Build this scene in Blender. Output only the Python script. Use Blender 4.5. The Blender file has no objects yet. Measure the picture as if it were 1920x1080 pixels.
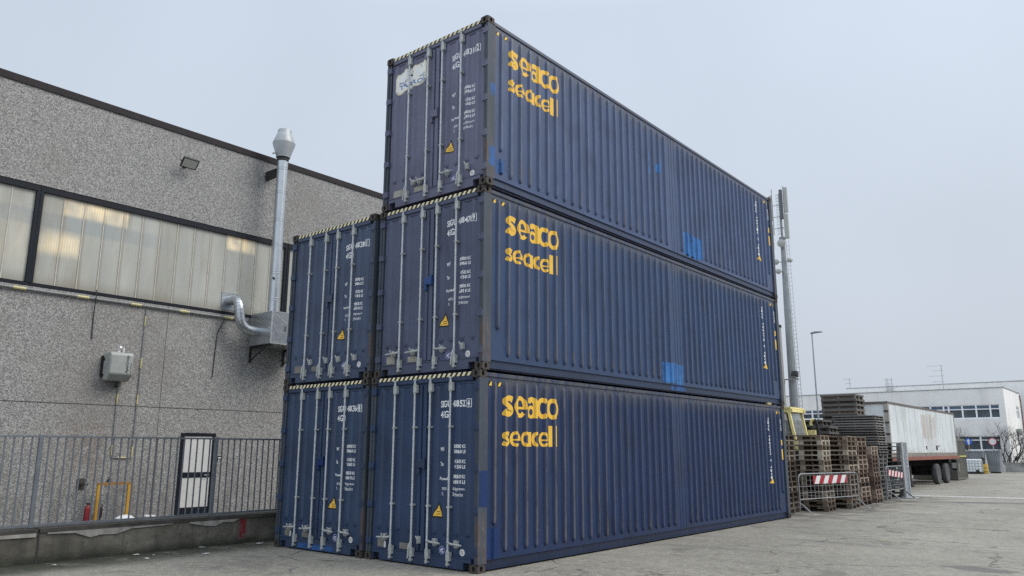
import bpy, bmesh, math, random
from mathutils import Vector, Matrix
random.seed(7)
PI = math.pi
R = math.radians
scene = bpy.context.scene
COL = scene.collection

# ------------------------------------------------------------------ mesh builder
class MB:
    def __init__(s): s.v = []; s.f = []; s.mi = []; s.m = 0
    def quad(s, *p):
        n = len(s.v); s.v += [tuple(q) for q in p]; s.f.append(tuple(range(n, n + len(p)))); s.mi.append(s.m)
    def box(s, x0, x1, y0, y1, z0, z1):
        if x0 > x1: x0, x1 = x1, x0
        if y0 > y1: y0, y1 = y1, y0
        if z0 > z1: z0, z1 = z1, z0
        n = len(s.v)
        s.v += [(x0,y0,z0),(x1,y0,z0),(x1,y1,z0),(x0,y1,z0),(x0,y0,z1),(x1,y0,z1),(x1,y1,z1),(x0,y1,z1)]
        for f in ((0,3,2,1),(4,5,6,7),(0,1,5,4),(1,2,6,5),(2,3,7,6),(3,0,4,7)):
            s.f.append(tuple(n + i for i in f)); s.mi.append(s.m)
        return s
    def obox(s, c, ax, ay, az):           # oriented box: centre and three half-axis vectors
        c, ax, ay, az = Vector(c), Vector(ax), Vector(ay), Vector(az)
        n = len(s.v)
        for k in (-1, 1):
            for i, j in ((-1,-1),(1,-1),(1,1),(-1,1)): s.v.append(tuple(c + ax*i + ay*j + az*k))
        for f in ((0,3,2,1),(4,5,6,7),(0,1,5,4),(1,2,6,5),(2,3,7,6),(3,0,4,7)):
            s.f.append(tuple(n + i for i in f)); s.mi.append(s.m)
        return s
    def tube(s, pts, r, n=8, cap=True):
        pts = [Vector(p) for p in pts]
        rr = r if isinstance(r, (list, tuple)) else [r]*len(pts)
        base = len(s.v); prev = None
        for i, p in enumerate(pts):
            t = (pts[min(i+1, len(pts)-1)] - pts[max(i-1, 0)])
            if t.length < 1e-9: t = Vector((0,0,1))
            t.normalize()
            if prev is None:
                a = Vector((0,0,1)) if abs(t.z) < .9 else Vector((1,0,0))
                u = t.cross(a).normalized()
            else:
                u = (prev - t*prev.dot(t)).normalized()
            prev = u; w = t.cross(u)
            for k in range(n):
                an = 2*PI*k/n
                s.v.append(tuple(p + (u*math.cos(an) + w*math.sin(an))*rr[i]))
        for i in range(len(pts)-1):
            for k in range(n):
                a = base + i*n + k; b = base + i*n + (k+1) % n
                s.f.append((a, b, b+n, a+n)); s.mi.append(s.m)
        if cap:
            s.f.append(tuple(base + k for k in reversed(range(n)))); s.mi.append(s.m)
            e = base + (len(pts)-1)*n
            s.f.append(tuple(e + k for k in range(n))); s.mi.append(s.m)
        return s
    def lathe(s, prof, c=(0,0,0), axis='z', n=24, cap=True):
        base = len(s.v)
        for r, h in prof:
            for k in range(n):
                a = 2*PI*k/n; p = (r*math.cos(a), r*math.sin(a), h)
                if axis == 'x': p = (p[2], p[0], p[1])
                if axis == 'y': p = (p[1], p[2], p[0])
                s.v.append((c[0]+p[0], c[1]+p[1], c[2]+p[2]))
        for i in range(len(prof)-1):
            for k in range(n):
                a = base+i*n+k; b = base+i*n+(k+1) % n
                s.f.append((a, b, b+n, a+n)); s.mi.append(s.m)
        if cap:
            s.f.append(tuple(base+k for k in reversed(range(n)))); s.mi.append(s.m)
            e = base+(len(prof)-1)*n
            s.f.append(tuple(e+k for k in range(n))); s.mi.append(s.m)
        return s
    def prism(s, poly, org, u, v, w):     # polygon in (u,v) at org, extruded along w
        org, u, v, w = Vector(org), Vector(u), Vector(v), Vector(w)
        n = len(s.v); k = len(poly)
        for a, b in poly: s.v.append(tuple(org + u*a + v*b))
        for a, b in poly: s.v.append(tuple(org + u*a + v*b + w))
        s.f.append(tuple(n+i for i in range(k))); s.mi.append(s.m)
        s.f.append(tuple(n+k+i for i in reversed(range(k)))); s.mi.append(s.m)
        for i in range(k):
            j = (i+1) % k
            s.f.append((n+j, n+i, n+k+i, n+k+j)); s.mi.append(s.m)
        return s
    def holed(s, c, u, v, w, hu, hv, ru, rv, depth, n=16):   # rectangle with an oval recess going along w
        c, u, v, w = Vector(c), Vector(u), Vector(v), Vector(w)
        b = len(s.v)
        for k in range(n):
            a = 2*PI*(k+.5)/n; ca, sa = math.cos(a), math.sin(a)
            m = max(abs(ca), abs(sa))
            s.v.append(tuple(c + u*(hu*ca/m) + v*(hv*sa/m)))
        for d in (0, depth):
            for k in range(n):
                a = 2*PI*(k+.5)/n
                s.v.append(tuple(c + u*(ru*math.cos(a)) + v*(rv*math.sin(a)) + w*d))
        for k in range(n):
            j = (k+1) % n
            s.f.append((b+k, b+j, b+n+j, b+n+k)); s.mi.append(s.m)
            s.f.append((b+n+k, b+n+j, b+2*n+j, b+2*n+k)); s.mi.append(s.m)
        s.f.append(tuple(b+2*n+k for k in range(n))); s.mi.append(s.m)
        return s
    def mesh(s, name, mats, smooth=False, bevel=0, fix=True):
        me = bpy.data.meshes.new(name); me.from_pydata(s.v, [], s.f)
        for i, p in enumerate(me.polygons): p.material_index = s.mi[i]
        if fix or bevel:
            bm = bmesh.new(); bm.from_mesh(me)
            bmesh.ops.remove_doubles(bm, verts=bm.verts, dist=1e-5)
            bmesh.ops.recalc_face_normals(bm, faces=bm.faces)
            if bevel:
                es = [e for e in bm.edges if len(e.link_faces) == 2 and e.calc_face_angle(0) > .6]
                bmesh.ops.bevel(bm, geom=es, offset=bevel, segments=1, affect='EDGES', profile=.5, clamp_overlap=True)
            bm.to_mesh(me); bm.free()
        if smooth:
            for p in me.polygons: p.use_smooth = True
            try: me.set_sharp_from_angle(angle=R(40))
            except Exception: pass
        for m in (mats if isinstance(mats, (list, tuple)) else [mats]): me.materials.append(m)
        return me
    def build(s, name, mats, parent=None, **kw):
        return link(name, s.mesh(name, mats, **kw), parent)

def link(name, me, parent=None, loc=None):
    o = bpy.data.objects.new(name, me); COL.objects.link(o)
    if parent: o.parent = parent
    if loc: o.location = loc
    return o
def empty(name, loc=(0,0,0), rz=0):
    o = bpy.data.objects.new(name, None); COL.objects.link(o)
    o.empty_display_size = .2; o.location = loc; o.rotation_euler = (0, 0, rz); return o
def tag(o, label, cat, group=None):
    o['label'] = label; o['category'] = cat
    if group: o['group'] = group
    return o
def kind(o, k='structure'): o['kind'] = k; return o
def dup(o, parent=None):
    c = o.copy(); COL.objects.link(c)
    if parent: c.parent = parent
    for ch in list(o.children): dup(ch, c)
    return c

# ------------------------------------------------------------------ materials
def lin(*c): return tuple(((x/255)/12.92 if x/255 <= .04045 else ((x/255+.055)/1.055)**2.4) for x in c) + (1,)
class NT:
    def __init__(s, name, rough=.6, metal=0, spec=.5):
        s.m = bpy.data.materials.new(name); s.m.use_nodes = True
        s.t = s.m.node_tree; s.n = s.t.nodes
        s.b = s.n['Principled BSDF']
        s.b.inputs['Roughness'].default_value = rough; s.b.inputs['Metallic'].default_value = metal
        s.b.inputs['Specular IOR Level'].default_value = spec
        s.tc = s.n.new('ShaderNodeTexCoord'); s.co = s.tc.outputs['Object']
    def L(s, a, b): s.t.links.new(a, b)
    def val(s, sock, v):
        if hasattr(v, 'is_output'): s.L(v, sock)
        else: sock.default_value = v
    def map(s, scale=(1,1,1), loc=(0,0,0), co=None):
        m = s.n.new('ShaderNodeMapping'); m.inputs['Scale'].default_value = scale; m.inputs['Location'].default_value = loc
        s.L(co or s.co, m.inputs['Vector']); return m.outputs[0]
    def noise(s, scale=5, detail=4, rough=.6, co=None, dist=0):
        n = s.n.new('ShaderNodeTexNoise'); n.inputs['Scale'].default_value = scale
        n.inputs['Detail'].default_value = detail; n.inputs['Roughness'].default_value = rough; n.inputs['Distortion'].default_value = dist
        s.L(co or s.co, n.inputs['Vector']); return n.outputs['Fac']
    def vor(s, scale=5, feature='F1', co=None, out='Distance'):
        n = s.n.new('ShaderNodeTexVoronoi'); n.feature = feature; n.inputs['Scale'].default_value = scale
        s.L(co or s.co, n.inputs['Vector']); return n.outputs[out]
    def ramp(s, fac, *stops):
        r = s.n.new('ShaderNodeValToRGB'); e = r.color_ramp.elements
        while len(e) > 1: e.remove(e[-1])
        for i, (p, c) in enumerate(stops):
            if isinstance(c, (int, float)): c = (c, c, c, 1)
            el = e[0] if i == 0 else e.new(p)
            el.position = p; el.color = c
        s.L(fac, r.inputs[0]); return r.outputs[0]
    def mix(s, fac, a, b, mode='MIX'):
        n = s.n.new('ShaderNodeMix'); n.data_type = 'RGBA'; n.blend_type = mode
        s.val(n.inputs[0], fac); s.val(n.inputs[6], a); s.val(n.inputs[7], b); return n.outputs[2]
    def math(s, op, a, b=0, c=0, clamp=False):
        n = s.n.new('ShaderNodeMath'); n.operation = op; n.use_clamp = clamp
        s.val(n.inputs[0], a); s.val(n.inputs[1], b)
        if op in ('MULTIPLY_ADD', 'SMOOTH_MIN'): s.val(n.inputs[2], c)
        return n.outputs[0]
    def sep(s, co=None):
        n = s.n.new('ShaderNodeSeparateXYZ'); s.L(co or s.co, n.inputs[0]); return n.outputs
    def step(s, v, a, b):      # smooth map v: a->0, b->1
        n = s.n.new('ShaderNodeMapRange'); n.interpolation_type = 'SMOOTHSTEP'
        s.val(n.inputs[0], v); n.inputs[1].default_value = a; n.inputs[2].default_value = b; return n.outputs[0]
    def band(s, v, a, b, w):   # 1 inside [a,b]
        return s.math('MULTIPLY', s.step(v, a-w, a+w), s.step(v, b+w, b-w))
    def mul(s, *a):
        o = a[0]
        for x in a[1:]: o = s.math('MULTIPLY', o, x)
        return o
    def rand(s): return s.n.new('ShaderNodeObjectInfo').outputs['Random']
    def color(s, c): s.val(s.b.inputs['Base Color'], c); return s
    def rough(s, r): s.val(s.b.inputs['Roughness'], r); return s
    def bump(s, h, strength=.3, dist=.01):
        n = s.n.new('ShaderNodeBump'); n.inputs['Strength'].default_value = strength; n.inputs['Distance'].default_value = dist
        s.L(h, n.inputs['Height']); s.L(n.outputs[0], s.b.inputs['Normal']); return s

def simple(name, c, rough=.6, metal=0, var=.12, scale=6, spec=.5):
    t = NT(name, rough, metal, spec)
    c = tuple(c)[:3] + (1,)
    d = tuple(x*(1-var) for x in c[:3]) + (1,); l = tuple(min(1, x*(1+var)) for x in c[:3]) + (1,)
    t.color(t.ramp(t.noise(scale, 5), (.3, d), (.7, l)))
    t.rough(t.math('MULTIPLY_ADD', t.noise(scale*2.3, 3), .25, rough-.12))
    return t.m

def paint(name, base, dirt=(.09,.088,.082,1), rust=(.075,.038,.022,1), dirt_amt=.5, rust_amt=.5, wear=0, rough=.55, seed=0, top=0, runs=0):
    """weathered container paint: grime streaks, dusty patches, rust flecks and (on corrugations) rubbed ribs"""
    t = NT(name, rough, 0, .55)
    off = (seed*3.1, seed*1.7, seed*.9)
    co = t.map((1,1,1), off)
    n1 = t.noise(1.3, 5, .6, co)
    streak = t.noise(1, 5, .65, t.map((9,9,.5), off))
    b2 = tuple(x*.72 for x in base[:3])+(1,); b3 = tuple(min(1, x*1.22) for x in base[:3])+(1,)
    c = t.ramp(n1, (.3, b2), (.5, base), (.75, b3))
    d = t.math('MULTIPLY', t.step(streak, .5, .78), dirt_amt)
    c = t.mix(d, c, dirt)
    fl = t.noise(24, 6, .7, co)
    msk = t.math('MULTIPLY', t.step(fl, .62, .68), t.step(t.noise(2.1, 3, .6, co), .52, .66))
    c = t.mix(t.math('MULTIPLY', msk, rust_amt), c, rust)
    if runs:     # rust bleeding down the steel
        rs = t.noise(1, 6, .72, t.map((16,16,1.1), off))
        c = t.mix(t.mul(t.step(rs, .50, .62), t.step(n1, .38, .6), runs), c, t.ramp(t.noise(7, 5, .7, co), (.3, (.045,.028,.02,1)), (.55, (.12,.062,.034,1)), (.75, (.19,.165,.13,1))))
    if top:      # grime washed down from the roof edge
        s = t.sep()
        c = t.mix(t.mul(t.step(s[2], 2.45, 2.85), t.step(streak, .3, .6), top), c, (.085,.085,.083,1))
    if wear:
        s = t.sep()
        rib = t.step(s[0], -.013, -.004)
        near = t.math('MULTIPLY_ADD', t.step(s[1], 4.6, 1.4), .95, .10)
        wn = t.noise(1, 6, .7, t.map((3,7,1.1), off))
        wm = t.mul(rib, near, t.step(wn, .34, .58), wear)
        wc = t.ramp(t.noise(1, 5, .7, t.map((14,30,5), off)), (.3, (.06,.036,.025,1)), (.46, (.095,.085,.075,1)), (.62, (.145,.14,.13,1)), (.76,(.10,.05,.028,1)))
        c = t.mix(wm, c, wc)
        c = t.mix(t.mul(rib, t.step(wn, .42, .6), .45), c, tuple(min(1, x*1.6+.022) for x in base[:3])+(1,))
        foot = t.mul(t.step(s[2], .75, .24), t.step(t.noise(1, 5, .7, t.map((6,10,2), off)), .5, .64), t.step(s[0], -.034, -.008), .75)
        c = t.mix(foot, c, (.10,.085,.07,1))
    t.color(c)
    t.rough(t.math('MULTIPLY_ADD', n1, .25, rough-.12))
    t.bump(t.noise(3.2, 2, .5, co), .25, .012)
    return t.m

M = {}
def mats():
    M['white_text'] = simple('stencil_white', (.86,.87,.87), .6, var=.1, scale=30)
    t = NT('logo_yellow', .55)
    n = t.noise(1, 5, .7, t.map((5,12,2)))
    t.color(t.mix(t.step(n, .62, .74), t.ramp(t.noise(4, 4), (.3, (.74,.43,.04,1)), (.7, (.82,.51,.06,1))), (.16,.11,.05,1))); M['yellow'] = t.m
    t = NT('hazard_stripe', .55)
    s = t.sep()
    u = t.math('FRACT', t.math('MULTIPLY', t.math('ADD', t.math('SUBTRACT', s[0], t.math('MULTIPLY', s[2], .75)), s[1]), 1/.105))
    dirt = t.noise(13, 5, .7)
    c = t.mix(t.step(u, .48, .52), (.012,.012,.012,1), (.82,.74,.46,1))
    t.color(t.mix(t.math('MULTIPLY', t.step(dirt, .60, .75), .5), c, (.14,.12,.08,1))); M['hazard'] = t.m
    M['bar'] = simple('galvanised_lock_bar', (.50,.53,.56), .45, .2, .2, 14)
    M['bar_cast'] = simple('cast_bar_fitting', (.42,.44,.43), .6, .2, .25, 18)
    M['plate'] = simple('data_plate_grey', (.21,.205,.18), .55, .2, .25, 9)
    M['plate_pale'] = simple('data_plate_pale', (.33,.32,.27), .5, .2, .25, 9)
    M['black'] = simple('rubber_black', (.012,.012,.014), .7, 0, .3)
    M['void'] = simple('dark_recess', (.008,.009,.012), .9, 0, .2)
    M['tri_yellow'] = simple('warning_yellow', (.82,.52,.07), .5, 0, .12)
    M['sticker_blue'] = simple('sticker_blue', (.045,.08,.30), .45)
    M['sticker_white'] = simple('sticker_white', (.72,.72,.72), .45, 0, .06)
    t = NT('peeling_white_sticker', .5)
    n = t.noise(26, 5, .7); e = t.noise(5, 4, .6)
    t.color(t.mix(t.math('MULTIPLY', t.step(n, .66, .7), t.step(e, .5, .6)), t.ramp(e, (.35, (.74,.80,.84,1)), (.65, (.82,.80,.70,1))), (.10,.06,.03,1))); M['peel'] = t.m
    M['sticker_edge'] = simple('aged_sticker_border', (.66,.60,.44), .6, 0, .2, 14)
    M['logo_blue'] = simple('faded_logo_blue', (.06,.14,.36), .5, 0, .25, 20)
    def touch(name, c, lo, v):
        t = NT(name, .55, 0, .3)
        n = t.noise(1, 5, .7, t.map((7,7,1.6))); e = t.noise(11, 4, .7)
        t.color(t.ramp(n, (.3, tuple(x*(1-v) for x in c)+(1,)), (.7, tuple(min(1, x*(1+v)) for x in c)+(1,))))
        t.val(t.b.inputs['Alpha'], t.math('MULTIPLY', t.step(t.math('ADD', t.math('MULTIPLY', n, .6), t.math('MULTIPLY', e, .4)), lo, lo+.14), .93)); return t.m
    M['repaint'] = touch('bright_blue_touch_up', (.035,.105,.29), .33, .25)
    M['repaint_mid'] = simple('mid_blue_latch', (.018,.06,.19), .5, 0, .22, 5)
    M['repaint_pale'] = touch('pale_blue_touch_up', (.040,.155,.40), .34, .4)
    M['repaint_navy'] = touch('navy_touch_up', (.011,.034,.125), .22, .15)
    M['logo_rust'] = simple('rust_red_print', (.25,.06,.03), .5)
    M['ink'] = simple('black_ink', (.012,.012,.012), .5)
    M['rust_cast'] = paint('rusty_corner_casting', (.042,.036,.033,1), (.085,.072,.06,1), (.10,.045,.022,1), .7, 1.0, seed=4, rough=.75, runs=.8)
    M['post_worn'] = paint('worn_corner_post', (.042,.058,.082,1), (.09,.092,.09,1), (.11,.052,.026,1), .7, 1.0, seed=6, rough=.65, runs=.9)
mats()

BODY = {}
def body_mats():
    #            side colour            door colour            seeds
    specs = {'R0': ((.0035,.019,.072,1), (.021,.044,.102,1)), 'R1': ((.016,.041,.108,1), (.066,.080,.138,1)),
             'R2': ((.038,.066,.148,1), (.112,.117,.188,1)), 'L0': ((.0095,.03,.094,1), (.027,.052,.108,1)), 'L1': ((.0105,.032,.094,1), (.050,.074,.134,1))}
    for i, (k, (a, b)) in enumerate(specs.items()):
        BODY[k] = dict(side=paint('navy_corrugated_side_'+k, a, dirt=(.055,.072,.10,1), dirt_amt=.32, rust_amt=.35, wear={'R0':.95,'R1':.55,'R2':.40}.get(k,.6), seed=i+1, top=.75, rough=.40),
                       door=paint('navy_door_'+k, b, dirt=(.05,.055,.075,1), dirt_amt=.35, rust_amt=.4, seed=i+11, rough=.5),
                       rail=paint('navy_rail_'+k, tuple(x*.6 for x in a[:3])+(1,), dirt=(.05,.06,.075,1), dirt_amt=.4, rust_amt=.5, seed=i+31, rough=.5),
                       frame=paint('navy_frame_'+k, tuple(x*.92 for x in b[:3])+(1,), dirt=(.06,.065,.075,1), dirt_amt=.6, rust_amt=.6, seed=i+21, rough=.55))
body_mats()

# ------------------------------------------------------------------ shipping container
CL, CW, CH = 12.192, 2.434, 2.896
XB, XR = -.039, -.003                 # side wall: recessed sheet and rib faces
RIBW, RIBF = .047, .022               # half width at foot, half width at face
ribs = [.388 + .2528*k for k in range(23)] + [6.644 + .2449*k for k in range(21)] + [11.804]
def rib_z(i):
    return (.63, 2.74) if i in (0, len(ribs)-1) else (.235, 2.755)
def side_profile(y):
    for c in ribs:
        d = abs(y-c)
        if d < RIBF: return XR
        if d < RIBW: return XR + (XB-XR)*(d-RIBF)/(RIBW-RIBF)
    return XB
side_breaks = sorted(sum([[c-RIBW, c-RIBF, c+RIBF, c+RIBW] for c in ribs], []))
def ribbed(cols, mk, z0, z1, u0, u1, base, face, wf, wt):
    """sheet with raised vertical beads whose ends are rounded; mk(u,d,z) places a point"""
    rows = [('b', 0)] + [('lo', t) for t in (0, .12, .35, .65, 1)] + [('hi', t) for t in (1, .65, .35, .12, 0)] + [('t', 0)]
    E_ = .075
    mb = MB()
    grid = []
    for tag_, t in rows:
        row = []
        def zz(zl, zh):
            if tag_ == 'b': return z0
            if tag_ == 't': return z1
            return zl + E_*t if tag_ == 'lo' else zh - E_*t
        zl0, zh0 = cols[0][1], cols[0][2]
        row.append(mk(u0, base, zz(zl0, zh0)))
        for c, zl, zh in cols:
            z = zz(zl, zh)
            if tag_ in 'bt': wfoot, wface, d = wf, wt, base
            else:
                r = math.sqrt(max(0, 1-(1-t)**2)); wfoot = max(.012, wf*r); wface = max(.006, wt*r)
                d = base + (face-base)*(0 if t == 0 else min(1, .25+.75*r) if t < 1 else 1)
            row += [mk(c-wfoot, base, z), mk(c-wface, d, z), mk(c+wface, d, z), mk(c+wfoot, base, z)]
        row.append(mk(u1, base, zz(cols[-1][1], cols[-1][2])))
        grid.append(row)
    n = len(grid[0]); mb.v = [p for r in grid for p in r]
    for i in range(len(grid)-1):
        for j in range(n-1):
            mb.f.append((i*n+j, i*n+j+1, (i+1)*n+j+1, (i+1)*n+j)); mb.mi.append(0)
    return mb
DY, DR = .056, .028                   # door sheet depth and bead face depth
beadsL = [-2.185, -1.955, -1.74, -1.475]
beadsR = [-.925, -.71, -.47, -.25]
BZ = (.47, 2.71); BWF, BWT = .060, .030
def door_profile(x):
    for c in beadsL + beadsR:
        d = abs(x-c)
        if d < BWT: return DR
        if d < BWF: return DR + (DY-DR)*(d-BWT)/(BWF-BWT)
    return DY
door_breaks = sorted(sum([[c-BWF, c-BWT, c+BWT, c+BWF] for c in beadsL + beadsR], []))

MC = {}
LOGO1 = (('s',0,.190), ('e',.198,.405), ('A',.419,.597), ('c',.590,.775), ('o',.770,1))
LOGO2 = (('s',0,.132), ('e',.136,.325), ('a',.336,.52), ('c',.525,.655), ('e',.659,.835), ('l',.848,.925), ('l',.962,1))
def cached(key, fn):
    if key not in MC: MC[key] = fn()
    return MC[key]
def cobj(name, key, fn, mat, parent):
    """object on a shared mesh whose material belongs to the object"""
    me = cached(key, fn)
    o = link(name, me, parent)
    if mat is not None:
        o.material_slots[0].link = 'OBJECT'; o.material_slots[0].material = mat
    return o

_tmp = {}
def text_mesh(body, size, sx=1, bold=0, align='LEFT', spacing=1, res=3):
    cu = bpy.data.curves.new('lettering', 'FONT'); cu.body = body; cu.size = size; cu.align_x = align
    cu.offset = bold; cu.space_character = spacing; cu.resolution_u = res; cu.space_line = 1
    o = bpy.data.objects.new('lettering', cu); COL.objects.link(o)
    bpy.context.view_layer.update()
    me = bpy.data.meshes.new_from_object(o.evaluated_get(bpy.context.evaluated_depsgraph_get()))
    bpy.data.objects.remove(o); bpy.data.curves.remove(cu)
    bm = bmesh.new(); bm.from_mesh(me); bpy.data.meshes.remove(me)
    for v in bm.verts: v.co.x *= sx
    return bm
def bounds(bm):
    xs = [v.co.x for v in bm.verts]; ys = [v.co.y for v in bm.verts]
    return min(xs), max(xs), min(ys), max(ys)
def poly_bm(polys):
    bm = bmesh.new()
    for p in polys:
        bm.faces.new([bm.verts.new((a, b, 0)) for a, b in p])
    return bm
def fit(bm, u0, u1, v0, v1):
    a, b, c, d = bounds(bm)
    for v in bm.verts:
        v.co.x = u0 + (v.co.x-a)/(b-a)*(u1-u0); v.co.y = v0 + (v.co.y-c)/(d-c)*(v1-v0)
    return bm
def join(*bms):
    out = bms[0]
    for b in bms[1:]:
        me = bpy.data.meshes.new('t'); b.to_mesh(me); b.free(); out.from_mesh(me); bpy.data.meshes.remove(me)
    return out
def shift(bm, du, dv):
    for v in bm.verts: v.co.x += du; v.co.y += dv
    return bm
def wrap(bm, breaks, place):
    """cut a flat (u,v) mesh at the sheet's bends and lay it on the sheet"""
    a, b, c, d = bounds(bm)
    for k in breaks:
        if a+1e-4 < k < b-1e-4:
            bmesh.ops.bisect_plane(bm, geom=bm.verts[:]+bm.edges[:]+bm.faces[:], plane_co=(k,0,0), plane_no=(1,0,0), dist=1e-6)
    for v in bm.verts: v.co = Vector(place(v.co.x, v.co.y))
    return bm
def finish(bm, name, mats_, parent):
    me = bpy.data.meshes.new(name); bm.to_mesh(me); bm.free()
    for m in (mats_ if isinstance(mats_, (list, tuple)) else [mats_]): me.materials.append(m)
    return link(name, me, parent)
def on_door(e=.0015): return lambda u, v: (u, (door_profile(u) if BZ[0]+.03 < v < BZ[1]-.03 else DY)-e, v)
def on_side(e=.0015): return lambda u, v: (side_profile(u)+e, u, v)
def rect(a, b, c, d, n=1): return [(a,c),(b,c),(b,d),(a,d)]
def wob(a, b, c, d, amp, n=9, seed=0):
    r = random.Random(seed); p = []
    for i in range(n): p.append((a+(b-a)*i/n, c+r.uniform(-amp, amp)))
    for i in range(n): p.append((b+r.uniform(-amp, amp), c+(d-c)*i/n))
    for i in range(n): p.append((b+(a-b)*i/n, d+r.uniform(-amp, amp)))
    for i in range(n): p.append((a+r.uniform(-amp, amp), d+(c-d)*i/n))
    return p
def disc(cx, cy, r, n=20): return [(cx+r*math.cos(2*PI*k/n), cy+r*math.sin(2*PI*k/n)) for k in range(n)]

def glyph(ch):
    """rounded heavy lower-case letters in a unit box, built from abutting pieces"""
    out = []
    def arc(cx, cy, ro, ri, a0, a1, n=20, xmax=None, xmin=None):
        for k in range(n):
            p = []
            for r, t in ((ri,0), (ro,0), (ro,1), (ri,1)):
                an = R(a0+(a1-a0)*(k+t)/n); x = cx+r[0]*math.cos(an); y = cy+r[1]*math.sin(an)
                if xmax is not None: x = min(x, xmax)
                if xmin is not None: x = max(x, xmin)
                p.append((x, y))
            if abs(sum(p[i][0]*p[(i+1)%4][1]-p[(i+1)%4][0]*p[i][1] for i in range(4))) > 1e-4: out.append(p)
    def box(x0, x1, y0, y1): out.append([(x0,y0),(x1,y0),(x1,y1),(x0,y1)])
    ro, ri = (.5,.51), (.215,.30)
    if ch == 'o': arc(.5, .5, ro, ri, 0, 360, 32)
    elif ch == 'c': arc(.56, .5, (.56,.51), (.235,.29), 50, 310, 26)
    elif ch == 'e':
        arc(.5, .5, ro, (.23,.31), 0, 318, 30)
        f = lambda y: .5-.23*math.sqrt(max(0, 1-((y-.5)/.31)**2))
        out.append([(f(.39),.39), (1.0,.39), (1.0,.5), (f(.5),.5)])
    elif ch == 'a':
        arc(.42, .5, (.42,.51), (.19,.29), 0, 360, 32, xmax=.62); box(.62, 1, .0, .985)
    elif ch == 'A':
        arc(.40, .29, (.40,.31), (.18,.15), 0, 360, 28, xmax=.62); box(.62, 1, 0, .62)
        arc(.47, .62, (.53,.39), (.15,.13), 0, 158, 18)
    elif ch == 'l': box(0, 1, 0, 1.47)
    elif ch == 's':
        c = [(.88,.80),(.70,.86),(.48,.865),(.30,.80),(.25,.70),(.34,.60),(.52,.51),(.70,.41),(.76,.29),(.66,.18),(.46,.135),(.26,.16),(.10,.24)]
        w = [.15,.135,.125,.14,.16,.16,.15,.16,.16,.14,.13,.135,.15]
        def cr(q, t):
            i = min(int(t), len(q)-2); f = t-i; g = lambda k: q[max(0, min(len(q)-1, k))]
            a, b, d, e = g(i-1), g(i), g(i+1), g(i+2)
            return .5*((2*b)+(-a+d)*f+(2*a-5*b+4*d-e)*f*f+(-a+3*b-3*d+e)*f**3)
        N_ = 40; ts = [(len(c)-1)*k/N_ for k in range(N_+1)]
        c, w = [(cr([p[0] for p in c], t), cr([p[1] for p in c], t)) for t in ts], [cr(w, t) for t in ts]
        P_ = []
        for i, p in enumerate(c):
            a, b = c[max(i-1,0)], c[min(i+1,len(c)-1)]
            dx, dy = b[0]-a[0], b[1]-a[1]; l = math.hypot(dx, dy); nx, ny = -dy/l, dx/l
            P_.append(((p[0]+nx*w[i]*1.25, p[1]+ny*w[i]), (p[0]-nx*w[i]*1.25, p[1]-ny*w[i])))
        for (a, b), (c_, d) in zip(P_[:-1], P_[1:]): out.append([a, b, d, c_])
    xs = [x for q in out for x, y in q]; a, b = min(xs), max(xs)
    return [[((x-a)/(b-a), y) for x, y in q] for q in out]

def casting_mesh():
    mb = MB()   # near right bottom casting: x -.162..0, y 0..178, z 0..118
    w, l, h = .150, .172, .116
    mb.holed((-w/2, 0, h/2), (1,0,0), (0,0,1), (0,1,0), w/2, h/2, .026, .040, .05)
    mb.holed((0, l/2, h/2), (0,1,0), (0,0,1), (-1,0,0), l/2, h/2, .028, .041, .05)
    mb.holed((-w/2, l/2, 0), (1,0,0), (0,1,0), (0,0,1), w/2, l/2, .03, .05, .04)
    mb.holed((-w/2, l/2, h), (1,0,0), (0,1,0), (0,0,-1), w/2, l/2, .03, .05, .04)
    mb.quad((-w,0,0), (-w,0,h), (-w,l,h), (-w,l,0))
    mb.quad((-w,l,0), (-w,l,h), (0,l,h), (0,l,0))
    return mb.mesh('corner_casting', M['rust_cast'])

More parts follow.
